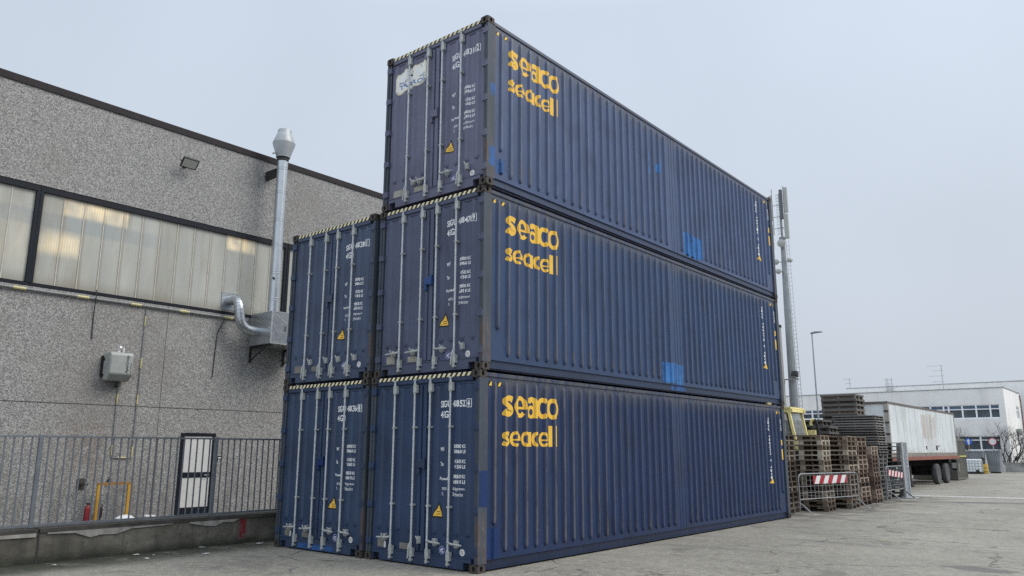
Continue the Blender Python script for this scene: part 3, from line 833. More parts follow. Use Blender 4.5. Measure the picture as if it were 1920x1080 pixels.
M['dark_metal'] = simple('dark_steel', (.022,.023,.025), .5, .2, .2)
M['grey_plastic'] = simple('pale_grey_housing', (.33,.345,.33), .5, 0, .10, 5)
M['conduit'] = simple('grey_conduit', (.20,.205,.205), .55, 0, .2, 9)
M['yl'] = simple('pale_yellow_clip', (.52,.47,.24), .55, 0, .15)

fb = empty('factory_building', (0,0,0)); tag(fb, 'grey washed-pebble factory building with a long strip of translucent windows, left of the containers', 'building')
mb = MB()
ys, zs = [-26,-22.7,40.0,46], [0,5.45,7.93,10.32]
for i in range(3):
    for j in range(3):
        if i == 1 and j == 1: continue
        mb.quad((WX,ys[i],zs[j]), (WX,ys[i+1],zs[j]), (WX,ys[i+1],zs[j+1]), (WX,ys[i],zs[j+1]))
rx = WX-.14
mb.quad((WX,-22.7,5.45), (WX,40,5.45), (rx,40,5.45), (rx,-22.7,5.45)); mb.quad((WX,-22.7,7.93), (rx,-22.7,7.93), (rx,40,7.93), (WX,40,7.93))
mb.quad((WX,-22.7,5.45), (rx,-22.7,5.45), (rx,-22.7,7.93), (WX,-22.7,7.93)); mb.quad((WX,40,5.45), (WX,40,7.93), (rx,40,7.93), (rx,40,5.45))
bx = WX-30
mb.quad((bx,-26,0), (WX,-26,0), (WX,-26,10.32), (bx,-26,10.32)); mb.quad((WX,46,0), (bx,46,0), (bx,46,10.32), (WX,46,10.32)); mb.quad((bx,46,0), (bx,-26,0), (bx,-26,10.32), (bx,46,10.32))
mb.build('wall', M['pebble'], fb)
MB().box(bx,WX-.02,-25.98,45.98,10.05,10.30).build('roof', M['flash'], fb)
MB().box(WX-.25,WX+.035,-26.03,46.03,10.322,10.50).build('eave_flashing', M['flash'], fb)
MB().box(WX-.004,WX+.003,-26,1.95,2.765,2.782).box(WX-.004,WX+.003,2.95,46,2.765,2.782).box(WX-.004,WX+.003,1.95,2.95,2.765,2.782).build('panel_joint', M['joint'], fb)
MB().box(WX-.004,WX+.0025,1.30,1.312,0,2.765).box(WX-.004,WX+.0025,1.30,1.312,2.782,5.45).build('panel_joint', M['joint'], fb)
bays = [(-9.07,-2.17), (-2.0,4.78), (4.96,11.78), (11.96,18.78), (-16.0,-9.25), (18.96,25.78), (25.96,32.78), (32.96,39.9), (-22.6,-16.18)]
for bi, (a, b) in enumerate(bays):
    f = MB(); X0, X1 = rx+.012, WX-.012
    f.box(X0, X1, a-.085, b+.085, 7.78, 7.925); f.box(X0, X1, a-.085, b+.085, 5.455, 5.535)
    f.box(X0, X1, a-.085, a, 5.535, 7.78); f.box(X0, X1, b, b+.085, 5.535, 7.78)
    wf = f.build('window', M['frame_dark'], fb, bevel=.008)
    MB().box(rx-.05, rx+.06, a, b, 5.535, 7.78).build('glazing', M['pc'], wf)
    g = MB(); n = round((b-a)/.492)
    for k in range(1, n):
        y = a+(b-a)*k/n; g.box(rx+.06, rx+.072, y-.012, y+.012, 5.535, 7.78)
    g.build('glazing_bar', M['pcbar'], wf)
dr = MB(); y0, y1 = 1.955, 2.945
dr.box(WX-.05, WX+.03, y0, y0+.085, 0, 2.13); dr.box(WX-.05, WX+.03, y1-.085, y1, 0, 2.13); dr.box(WX-.05, WX+.03, y0+.085, y1-.085, 2.05, 2.13)
dr.box(WX-.05, WX+.022, y0+.085, y1-.085, 0, .21); dr.box(WX-.05, WX+.022, y0+.085, y1-.085, .97, 1.11)
d = dr.build('door', M['frame_dark'], fb, bevel=.006)
MB().box(WX-.04, WX+.008, y0+.085, y1-.085, .21, .97).build('door_panel', M['white_door'], d)
MB().box(WX-.04, WX+.008, y0+.085, y1-.085, 1.11, 2.05).build('door_panel', M['white_door'], d)
h = MB(); h.tube([(WX+.02,y1-.15,1.03), (WX+.075,y1-.15,1.03), (WX+.075,y1-.28,1.03)], .011, 8); h.build('handle', M['galv_dull'], d)
sg = MB(); sg.box(WX+.001, WX+.008, 3.03, 3.17, 1.37, 1.55)
so_ = sg.build('wall_notice', M['sticker_white']); tag(so_, 'small black and white notice on the pebble wall right of the white door', 'notice')
ib = MB()
for a, b, c, e in ((3.04,3.16,1.50,1.54), (3.04,3.075,1.38,1.49), (3.085,3.115,1.42,1.47), (3.125,3.16,1.38,1.46), (3.085,3.118,1.38,1.405)): ib.box(WX+.008, WX+.010, a, b, c, e)
ib.build('notice_print', M['ink'], so_)

# floodlight
fl = empty('floodlight', (WX, 1.36, 9.44)); tag(fl, 'black square floodlight on a bracket high on the pebble wall', 'floodlight')
b = MB()
ax = Vector((.72,-.25,-.66)).normalized(); up = Vector((.68,0,.74)).normalized()
b.obox((.30,0,0), up*.15, Vector((0,.23,0)), ax*.04); b.build('housing', M['dark_metal'], fl, bevel=.012)
b = MB(); b.obox(Vector((.30,0,0))+ax*.043, up*.115, Vector((0,.195,0)), ax*.004); b.build('lens', simple('frosted_lens', (.5,.5,.46), .3), fl)
b = MB(); b.box(.0,.03,-.05,.05,-.06,.06); b.tube([(.02,0,0),(.2,0,.06)], .018, 6); b.tube([(.2,-.24,.06),(.2,.24,.06)], .012, 6); b.tube([(.2,-.24,.06),(.30,-.24,.0)], .012, 6); b.tube([(.2,.24,.06),(.30,.24,.0)], .012, 6)
b.build('bracket', M['dark_metal'], fl)

# wall heater with its lettering
hu = empty('wall_heater', (WX, .02, 3.36)); tag(hu, 'pale grey boxed heater unit with black ApenGroup lettering hung on the pebble wall', 'heater')
b = MB(); b.prism([(.05,.14),(.05,.66),(.10,.70),(.40,.70),(.46,.64),(.46,.16),(.30,.0),(.10,.0)], (0,-.26,0), (1,0,0), (0,0,1), (0,.56,0))
b.build('casing', M['grey_plastic'], hu, bevel=.022)
b = MB(); b.box(.0,.05,-.30,.34,.10,.62); b.box(.08,.14,-.268,-.255,.10,.16); b.box(.08,.14,-.268,-.255,.5,.56); b.build('mounting_plate', M['dark_metal'], hu)
b = MB(); b.tube([(.20,.02,.70),(.20,.02,.78),(.30,.02,.84)], .035, 8); b.tube([(.2,.14,.70),(.2,.14,.84)], .018, 6); b.build('vent_pipe', M['sticker_white'], hu)
b = MB(); b.tube([(.18,.05,0),(.18,.05,-.07),(.02,.12,-.12)], .03, 8); b.build('drain_pipe', M['dark_metal'], hu)
tx = text_mesh('ApenGroup', 1, 1, .012); fit(tx, 0, .44, 0, .10)
t2 = text_mesh('aermaxline', 1, 1, 0); fit(t2, .0, .26, -.055, -.02)
tx = join(tx, t2)
for v in tx.verts: v.co = Vector((.4625, .20-v.co.y, .19+v.co.x))
finish(tx, 'brand_lettering', M['ink'], hu)

# exhaust unit: wall plate, bent duct, fan box, flue with cowl
ex = empty('exhaust_unit', (WX, 4.3, 4.5)); tag(ex, 'shiny metal fan box with a bent duct and a tall flue rising past the eave', 'exhaust flue')
ex_l = lambda x, y, z: (x-WX, y-4.3, z-4.5)
def shiftmb(b): b.v = [ex_l(*p) for p in b.v]; return b
BXF = WX+1.13
b = MB(); b.box(WX+.06, BXF, 3.72, 5.15, 4.62, 5.55)
shiftmb(b).build('fan_box', M['galv'], ex, bevel=.012)
b = MB(); b.box(BXF, BXF+.006, 3.72, 3.755, 4.62, 5.55); b.box(BXF, BXF+.006, 3.755, 5.1, 5.52, 5.55); b.box(BXF, BXF+.006, 3.755, 5.1, 4.62, 4.65)
b.prism([(3.78,5.50),(3.80,5.52),(5.0,4.67),(4.98,4.655)], (BXF,0,0), (0,1,0), (0,0,1), (.006,0,0))
for z in (4.78, 5.42): b.box(BXF+.006, BXF+.012, 3.73, 3.745, z, z+.02)
shiftmb(b).build('box_seam', M['galv_dull'], ex)
b = MB(); b.tube([(BXF+.006,4.18,5.02),(BXF+.03,4.18,5.02),(BXF+.03,4.18,5.14),(BXF+.006,4.18,5.14)], .012, 6); shiftmb(b).build('box_handle', M['dark_metal'], ex)
b = MB()
for y in (3.78, 4.9):
    b.box(WX, BXF-.02, y, y+.05, 4.56, 4.612); b.box(WX, WX+.05, y, y+.05, 4.15, 4.56); b.tube([(WX+.04,y+.025,4.2),(WX+.8,y+.025,4.57)], .02, 6)
shiftmb(b).build('support_bracket', M['dark_metal'], ex)
fx, fy, fr_ = WX+.70, 4.02, .155
b = MB(); prof = [(fr_+.02,5.55),(fr_+.02,5.58),(fr_,5.6)]
for z in (5.95, 6.75, 7.6, 8.35, 9.2, 9.95):
    prof += [(fr_,z-.05),(fr_+.007,z-.045),(fr_+.007,z-.02),(fr_,z-.015),(fr_,z+.015),(fr_+.007,z+.02),(fr_+.007,z+.045),(fr_,z+.05)]
prof += [(fr_,10.18)]
b.lathe(prof, (fx,fy,0), 'z', 24); shiftmb(b).build('flue_pipe', M['galv'], ex, smooth=True)
b = MB(); b.lathe([(.15,10.18),(.17,10.2),(.17,10.28),(.20,10.30)], (fx,fy,0), 'z', 24); shiftmb(b).build('cowl_collar', M['dark_metal'], ex, smooth=True)
b = MB(); b.lathe([(.205,10.30),(.215,10.36),(.335,10.74),(.335,10.755),(.215,11.06),(.205,11.08),(.205,11.17),(.20,11.18),(.18,11.18),(.18,11.0)], (fx,fy,0), 'z', 28)
b.tube([(fx,fy-.2,10.42),(fx-.05,fy-.34,10.36)], .025, 6)
shiftmb(b).build('cowl', simple('dull_zinc_cowl', (.36,.38,.395), .5, .25, .08, 4), ex, smooth=True)
b = MB(); b.box(WX, fx-fr_, 3.9, 4.0, 9.72, 9.98); b.tube([(WX,4.1,9.9),(fx-.1,4.1,9.9)], .02, 6); b.tube([(fx+.10,fy-.10,6.55),(fx+.16,fy-.16,6.55)], .035, 8); shiftmb(b).build('flue_bracket', M['dark_metal'], ex)
b = MB(); b.box(WX-.085, WX-.065, 2.83, 3.36, 5.60, 6.10); shiftmb(b).build('duct_plate', M['galv'], ex)
def bez(p0, p1, p2, n=6): return [tuple((1-t)**2*a+2*t*(1-t)*b_+t*t*c for a, b_, c in zip(p0,p1,p2)) for t in [i/n for i in range(n+1)]]
path = [(WX-.06,3.08,5.87)] + bez((WX+.12,3.08,5.87), (WX+.45,3.08,5.88), (WX+.48,3.09,5.55), 7) + bez((WX+.48,3.10,5.45), (WX+.50,3.12,5.02), (WX+.50,3.50,5.0), 8) + [(WX+.50,3.74,5.0)]
b = MB(); b.tube(path, .135, 18)
for i in range(1, len(path)-1):
    d_ = (Vector(path[i+1])-Vector(path[i-1])).normalized()*.012
    b.tube([Vector(path[i])-d_, Vector(path[i])+d_], .141, 18)
shiftmb(b).build('bent_duct', M['galv'], ex, smooth=True)

# conduits and cables
def conduit(label, paths, clips, r=.02):
    o = empty('conduit', paths[0][0]); tag(o, label, 'conduit', 'conduits on the pebble wall')
    c0 = Vector(paths[0][0]); b = MB()
    for p in paths: b.tube([Vector(q)-c0 for q in p], r, 8)
    b.build('pipe', M['conduit'], o)
    for p, q in clips:
        b = MB(); b.tube([Vector(p)-c0, Vector(q)-c0], r+.005, 8); b.build('yellow_clip', M['yl'], o)
cx = WX+.05
conduit('long grey conduit with yellow bands running under the translucent windows', [[(cx,-9,5.36),(cx,3.55,5.36)]], [((cx,y,5.36),(cx,y+.27,5.36)) for y in (-3.92,-2.42,-1.02,.28,1.58,2.88)], .032)
conduit('thin vertical conduit with yellow clips dropping from the window sill', [[(WX+.025,.70,5.32),(WX+.025,.70,1.5),(WX+.025,.2,1.5)]], [((WX+.025,.70,z),(WX+.025,.70,z+.25)) for z in (4.85,3.75,2.82,1.52)] + [((WX+.025,.36,1.5),(WX+.025,.56,1.5))], .014)
conduit('short vertical conduit with yellow clips below the boxed heater', [[(WX+.025,.2,3.28),(WX+.025,.2,1.52)]], [((WX+.025,.2,z),(WX+.025,.2,z+.25)) for z in (2.82,1.56)], .014)
for lab, pts in (('loose black cable hanging on the wall left of the boxed heater', [(cx+.02,-.60,5.58),(cx+.05,-.60,5.36),(cx,-.59,5.2),(WX+.02,-.58,4.9),(WX+.02,-.565,4.36)]),
                 ('loose black cable hanging on the wall below the bent duct', [(cx,2.92,5.36),(WX+.03,2.88,5.2),(WX+.02,2.74,4.9),(WX+.02,2.72,4.4),(WX+.02,2.69,3.64)])):
    b = MB(); b.tube(pts, .012, 6); tag(b.build('hanging_cable', M['black']), lab, 'cable', 'loose cables on the pebble wall')

# yellow guard frame, rusty bracket, extinguishers
yg = empty('guard_frame', (WX+.35,.2,0)); tag(yg, 'yellow steel guard frame standing by the foot of the pebble wall', 'guard frame')
ym = paint('chipped_yellow_paint', (.50,.27,.035,1), (.20,.12,.05,1), (.10,.045,.02,1), .5, .9, seed=9)
for y in (-.36,.36): MB().box(-.03,.03,y-.03,y+.03,0,.86).build('leg', ym, yg)
MB().box(-.028,.028,-.39,.39,.86,.92).build('crossbar', paint('rusty_yellow_paint', (.34,.17,.04,1), (.16,.10,.05,1), (.10,.045,.02,1), .6, 1, seed=3), yg)
rb = MB(); rb.box(WX,WX+.36,-.46,-.41,.86,.91); rb.box(WX,WX+.03,-.52,-.35,.78,1.02); rb.tube([(WX+.05,.21,.92),(WX+.05,.21,1.0)], .04, 8)
tag(rb.build('rusty_bracket', M['rust_cast']), 'rusty bracket on the wall left of the yellow guard frame', 'bracket')
def exting(x, y, mt, label):
    e = empty('fire_extinguisher', (x,y,0)); e.scale = (.85,.85,.80); tag(e, label, 'fire extinguisher')
    b = MB(); b.lathe([(.06,0),(.085,.01),(.085,.40),(.07,.46),(.03,.50),(.025,.53)], (0,0,0), 'z', 16); b.build('cylinder', mt, e, smooth=True)
    b = MB(); b.box(-.03,.03,-.025,.025,.53,.57); b.tube([(.0,-.02,.57),(.0,-.12,.60)], .012, 6); b.build('valve', M['dark_metal'], e)
    b = MB(); b.tube([(0,.03,.55),(0,.10,.50),(0,.11,.30),(0,.10,.12)], .012, 6); b.build('hose', M['black'], e)
exting(WX+.22, -.30, simple('extinguisher_red', (.20,.010,.014), .5), 'red fire extinguisher standing against the pebble wall')
exting(WX+.20, -.05, simple('extinguisher_dark', (.03,.012,.02), .4), 'dark fire extinguisher standing behind the yellow guard leg')
for i, (y, lab) in enumerate(((.42,'white plastic sack lying right of the extinguishers, inside the guard frame'), (1.0,'small white block lying on the ground between guard frame and white door'))):
    b = MB()
    if i == 0: b.lathe([(.05,0),(.20,.03),(.22,.09),(.13,.15),(.04,.17)], (WX+.6,y,0), 'z', 10)
    else: b.box(WX+.5,WX+.7,y-.12,y+.0,0,.13); b.box(WX+.5,WX+.68,y+.03,y+.14,0,.12)
    tag(b.build('plastic_sack' if i == 0 else 'white_block', M['sticker_white'], bevel=.01), lab, 'sack' if i == 0 else 'block')

# ------------------------------------------------------------------ low wall with railing
FX = -5.95
def old_concrete():
    t = NT('old_stained_concrete', .9)
    n = t.noise(1.1, 6, .65); f = t.noise(14, 5, .7); st = t.noise(1, 5, .6, t.map((1,5,.8)))
    s = t.sep()
    c = t.ramp(n, (.3, (.065,.06,.048,1)), (.5, (.13,.122,.10,1)), (.72, (.26,.248,.21,1)))
    c = t.mix(t.mul(t.step(f, .55, .7), .4), c, (.045,.043,.038,1))
    c = t.mix(t.mul(t.step(st, .5, .66), .5), c, (.05,.048,.042,1))
    c = t.mix(t.mul(t.step(t.math('ADD', s[2], t.math('MULTIPLY', n, .25)), .30, .12), .9), c, t.ramp(t.noise(6, 5, .7), (.4, (.022,.023,.019,1)), (.65, (.036,.045,.022,1))))
    # sprayed red mark
    red = t.mul(t.band(s[1], -.19, -.06, .03), t.band(s[2], .11, .47, .02), t.step(t.noise(10, 4, .7), .36, .46))
    c = t.mix(red, c, (.20,.018,.028,1))
    t.color(c); t.bump(t.math('ADD', f, n), .6, .02)
    return t.m
M['oldc'] = old_concrete()
M['render'] = simple('flaking_pale_render', (.30,.29,.265), .9, 0, .3, 7)
lw = empty('low_wall', (0,0,0)); tag(lw, 'low stained concrete wall with flaking render and a red sprayed mark', 'low wall')
# wall body as a subdivided uneven face
b = MB()
ny, nz = 150, 5; yA, yB, H_ = -20., 30., .455
rr = random.Random(4)
for i in range(ny):
    for j in range(nz):
        pass
g = [[(FX+.16+rr.uniform(-.006,.006), yA+(yB-yA)*i/ny, H_*j/nz) for j in range(nz+1)] for i in range(ny+1)]
for i in range(ny):
    for j in range(nz): b.quad(g[i][j], g[i+1][j], g[i+1][j+1], g[i][j+1])
b.quad((FX-.16,yA,H_),(FX+.16,yA,H_),(FX+.16,yB,H_),(FX-.16,yB,H_)); b.quad((FX-.16,yA,0),(FX-.16,yA,H_),(FX-.16,yB,H_),(FX-.16,yB,0))
b.build('wall_body', M['oldc'], lw)
b = MB(); b.box(FX-.19, FX+.185, yA, -3.64, H_, H_+.055); b.box(FX-.19, FX+.19, -3.61, yB, H_, H_+.06); b.build('coping', simple('dark_coping', (.055,.052,.046), .9, 0, .4, 5), lw)
b = MB()
def flake(pts, x): b.prism(pts, (x,0,0), (0,1,0), (0,0,1), (.018,0,0))
flake([(-6,.40),(-5,.385),(-4.2,.40),(-3.66,.395),(-3.66,.452),(-6,.452)], FX+.168)
flake([(-3.5,.43),(-3.1,.415),(-2.86,.33),(-2.7,.36),(-2.45,.35),(-2.2,.42),(-1.5,.435),(-1.5,.453),(-3.5,.453)], FX+.168)
flake([(-1.2,.43),(-.9,.37),(-.7,.35),(-.55,.41),(-.35,.40),(-.2,.45),(-1.2,.452)], FX+.168)
b.build('flaking_render', M['render'], lw)
b = MB(); b.box(FX+.15, FX+.172, -3.63, -3.60, 0, .455); b.build('expansion_joint', M['joint'], lw)

M['rail'] = simple('grey_painted_railing', (.15,.165,.185), .5, .1, .15, 9)
for k, ya in enumerate((-12.66,-9.67,-6.68,-3.69,-.70,2.29,5.28)):
    yb = ya+2.99
    where = {3:'between the bare wall corner and the white door', 2:'at the left edge of the photo'}.get(k, None)
    lab = {2:'grey bar railing section at the far left, before the first stout post', 3:'grey bar railing section in front of the extinguishers', 4:'grey bar railing section between the door and the containers', 5:'grey bar railing section directly behind the left container stack', 6:'grey bar railing section farthest back beside the left container stack', 1:'grey bar railing section left of view on the low wall', 0:'grey bar railing section nearest the camera on the low wall'}[k]
    if k < 2 : continue
    f = empty('railing_section', (FX,ya,.515)); tag(f, lab, 'railing', 'railing sections on the low wall')
    MB().box(-.03,.03,-.03,.03,0,1.42).build('post', M['rail'], f, bevel=.004)
    MB().box(-.022,.022,.03,2.96,1.375,1.405).build('top_rail', M['rail'], f)
    MB().box(-.022,.022,.03,2.96,.02,.055).build('bottom_rail', M['rail'], f)
    n = 24
    for i in range(1, n):
        y = 2.99*i/n
        me = cached('railbar', lambda: MB().box(-.010,.010,-.010,.010,.055,1.375).mesh('bar', M['rail']))
        link('bar', me, f, (0,y,0))

# litter by the wall
lit = simple('white_litter', (.42,.42,.40), .8, 0, .1)
for i, (x, y, r_, lab) in enumerate(((-5.62,-2.15,.10,'crumpled white paper at the wall foot under the extinguishers'), (-5.35,-2.0,.05,'tiny white scrap nearest the crumpled paper'), (-5.05,-2.25,.07,'flat white scrap on the asphalt below the crumpled paper'),
        (-5.72,-.95,.12,'long thin white scrap at the wall foot before the white door'), (-4.85,-1.35,.11,'flat white wrapper out on the asphalt by the yellow line'), (-5.45,.02,.14,'torn white plastic at the wall foot below the red mark'),
        (-5.35,1.05,.16,'white sheet beside the left container corner'), (-5.35,-3.5,.10,'white scrap on the mossy strip by the wall joint'))):
    b = MB(); q = random.Random(i); r_ *= .75
    pts = [(x+r_*q.uniform(.35,.8)*math.cos(2*PI*k/7), y+r_*q.uniform(.5,1.0)*math.sin(2*PI*k/7), .006+q.uniform(0,.012)) for k in range(7)]
    for k in range(7): b.quad(pts[k], pts[(k+1)%7], (x,y,.018+q.uniform(0,.012)))
    tag(b.build('paper_scrap', lit), lab, 'litter', 'litter by the low wall')
b = MB(); b.prism([(0,0),(.62,0),(.62,.50),(.35,.52),(.12,.38),(.03,.18)], (-5.70,.62,0), (0,1,0), (.1,0,1), (.10,0,0))
tag(b.build('concrete_slab', simple('pale_concrete_slab', (.24,.24,.225), .9, 0, .2, 3), bevel=.02), 'pale rounded slab leaning between the low wall and the left container', 'slab')

# ================================================================== PALLET YARD
def wood(name, stops, sc=9):
    t = NT(name, .9)
    r = t.rand(); n = t.noise(sc, 5, .7); g = t.noise(1, 4, .7, t.map((3,40,40)))
    v = t.math('ADD', t.math('MULTIPLY', r, .72), t.math('MULTIPLY', n, .34))
    c = t.ramp(v, *stops)
    t.color(t.mix(t.math('MULTIPLY', t.step(g, .4, .75), .4), c, (.05,.042,.034,1))); return t.m
M['wood'] = wood('weathered_pallet_wood', ((.2, (.08,.06,.044,1)), (.38, (.25,.20,.15,1)), (.55, (.125,.09,.065,1)), (.72, (.32,.27,.21,1)), (.85, (.52,.47,.38,1))))
M['wood_red'] = wood('reddish_pallet_wood', ((.2, (.07,.045,.036,1)), (.45, (.17,.115,.09,1)), (.75, (.33,.26,.21,1))))
M['wood_dark'] = wood('dark_old_pallet_wood', ((.2, (.045,.036,.028,1)), (.5, (.115,.09,.068,1)), (.78, (.30,.255,.20,1))))
M['wood_grey'] = wood('silver_grey_pallet_wood', ((.2, (.105,.105,.10,1)), (.5, (.19,.19,.182,1)), (.75, (.27,.27,.26,1))))
M['dark_pal'] = wood('dark_plastic_pallet', ((.2, (.075,.073,.07,1)), (.5, (.10,.098,.095,1)), (.75, (.15,.147,.14,1))))
M['grey_pal'] = wood('charcoal_slat_pallet', ((.2, (.09,.09,.088,1)), (.5, (.16,.158,.154,1)), (.75, (.26,.256,.25,1))))
M['block_shade'] = wood('shaded_pallet_block', ((.2, (.03,.024,.018,1)), (.55, (.07,.055,.042,1)), (.85, (.22,.18,.14,1))))  # inner blocks and stringers darkened to paint shade inside the pallet openings
def block_pallet(lx, ly, seed):
    r = random.Random(seed); b = MB()
    for y in (-ly/2+.05, 0, ly/2-.05):
        b.m = 0; b.box(-lx/2, lx/2, y-.05, y+.05, .001, .017)
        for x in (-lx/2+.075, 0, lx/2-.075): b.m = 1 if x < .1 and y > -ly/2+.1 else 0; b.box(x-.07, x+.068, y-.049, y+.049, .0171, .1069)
    for x in (-lx/2+.07, 0, lx/2-.07): b.m = 0; b.box(x-.07+r.uniform(0,.006), x+.07, -ly/2, ly/2, .107, .1238)
    n = 5; w = .13
    for i in range(n):
        y = -ly/2+w/2+(ly-w)*i/(n-1); b.box(-lx/2-r.uniform(-.005,.01), lx/2+r.uniform(-.006,.008), y-w/2, y+w/2, .124, .1435)
    return b
def stringer_pallet(lx, ly, h, seed):
    r = random.Random(seed); b = MB(); d = h*.36; f = h*.16; s_ = r.uniform(-.012,.012)
    b.m = 0; b.box(-lx/2+s_, lx/2+s_, -ly/2, ly/2, h-d, h-.003)
    b.m = 1
    for y in (-ly/2+.15, 0, ly/2-.10): b.box(-lx/2+.03, lx/2-.03, y-.06, y+.06, f, h-d-.0005)
    for x in (-lx/2+.06, 0, lx/2-.06): b.box(x-.05, x+.05, -ly/2+.04, -ly/2+.0899, f, h-d-.0005)
    b.m = 0
    for y0, y1 in ((-ly/2+.03, -ly/2+.2), (-.08, .08), (ly/2-.2, ly/2-.01)): b.box(-lx/2+.01, lx/2-.01, y0, y1, .001, f-.0005)
    return b
ORD = ['bottom','second','third','fourth','fifth','sixth','seventh','eighth','ninth','tenth','eleventh','twelfth','thirteenth','fourteenth','fifteenth','sixteenth','seventeenth','eighteenth','nineteenth','twentieth','twenty-first','twenty-second','twenty-third','twenty-fourth','twenty-fifth','twenty-sixth','twenty-seventh','twenty-eighth','twenty-ninth','thirtieth','thirty-first','thirty-second','thirty-third','thirty-fourth','thirty-fifth','thirty-sixth']
def stack(cx, cy, n, lx, ly, typ, mat, rot, name, look, where, cat, group, h=.144, jit=.02, seed=0, z0=0, turn=0):
    r = random.Random(seed)
    z = z0; dx = dy = 0
    for i in range(n):
        key = (typ, lx, ly, h, (seed+i) % 3)
        me = cached(key, lambda: (block_pallet(lx, ly, seed+i) if typ == 'b' else stringer_pallet(lx, ly, h, i)).mesh(name, [M[mat], M['block_shade']]))
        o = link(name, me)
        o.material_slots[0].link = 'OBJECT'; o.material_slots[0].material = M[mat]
        dx = max(-.06, min(.06, dx+r.uniform(-jit,jit))); dy = max(-.05, min(.05, dy+r.uniform(-jit,jit)))
        o.location = (cx+dx, cy+dy, z); o.rotation_euler = (0, 0, rot+r.uniform(-.02,.02)+(PI/2 if turn and r.random() < turn else 0))
        z += h
        pos = 'topmost' if i == n-1 else ORD[i]
        tag(o, f'{look}, {pos} {"of" if i == n-1 else "from below in"} the {where}', cat, group)
    return z
WG = 'wooden pallets stacked in the yard'
stack(-1.32, 12.85, 15, 1.2, 1.0, 'b', 'wood_dark', 0, 'wooden_pallet', 'dark wooden pallet', 'stack half hidden by the container end', 'pallet', WG, seed=1)
stack(-1.14, 13.95, 15, 1.2, .95, 'b', 'wood_dark', .02, 'wooden_pallet', 'dark wooden pallet', 'stack behind the left barrier post', 'pallet', WG, seed=12)
stack(-.56, 15.27, 15, 1.2, 1.0, 'b', 'wood', .10, 'wooden_pallet', 'pale-edged wooden pallet', 'stack behind the striped barrier board', 'pallet', WG, seed=23)
stack(-.36, 16.95, 15, 1.2, 1.2, 'b', 'wood', .06, 'wooden_pallet', 'wooden pallet', 'stack at the right barrier foot', 'pallet', WG, seed=34)
stack(-.50, 18.75, 15, 1.2, 1.0, 'b', 'wood_red', 0, 'wooden_pallet', 'reddish wooden pallet', 'stack just right of the near barrier', 'pallet', WG, seed=45)
stack(-.55, 20.25, 13, 1.2, .8, 'b', 'wood_red', .02, 'wooden_pallet', 'reddish wooden pallet', 'narrow stack touching the far barrier', 'pallet', WG, seed=56)
z = stack(-.87, 22.0, 11, 1.5, 1.2, 'b', 'wood_grey', 0, 'wooden_pallet', 'silver-grey wooden pallet', 'wide stack below the charcoal slat pallets', 'pallet', WG, seed=67, jit=.015)
stack(-.87, 22.0, 15, 1.5, 1.2, 's', 'grey_pal', 0, 'slat_pallet', 'charcoal slat pallet', 'flat pile on the grey stack', 'pallet', 'charcoal slat pallets', h=.092, seed=78, z0=z, jit=.03)
stack(-2.05, 24.2, 20, 1.35, 1.2, 's', 'dark_pal', 0, 'plastic_pallet', 'dark plastic pallet', 'tallest stack left of the trailer', 'pallet', 'dark plastic pallets', h=.195, seed=89, jit=.008)
stack(-2.25, 20.6, 14, 1.35, 1.1, 's', 'dark_pal', 0, 'plastic_pallet', 'dark plastic pallet', 'stack beside the yellow cab', 'pallet', 'dark plastic pallets', h=.20, seed=90, jit=.008)
stack(-1.36, 19.55, 13, .62, 1.0, 's', 'dark_pal', 0, 'plastic_pallet', 'small dark plastic pallet', 'low stack below the tallest stack', 'pallet', 'dark plastic pallets', h=.195, seed=91, jit=.008)
stack(-.62, 24.35, 14, 1.2, .9, 'b', 'wood_grey', 0, 'wooden_pallet', 'silver-grey wooden pallet', 'stack behind the galvanised gate panel', 'pallet', WG, seed=102, jit=.02)

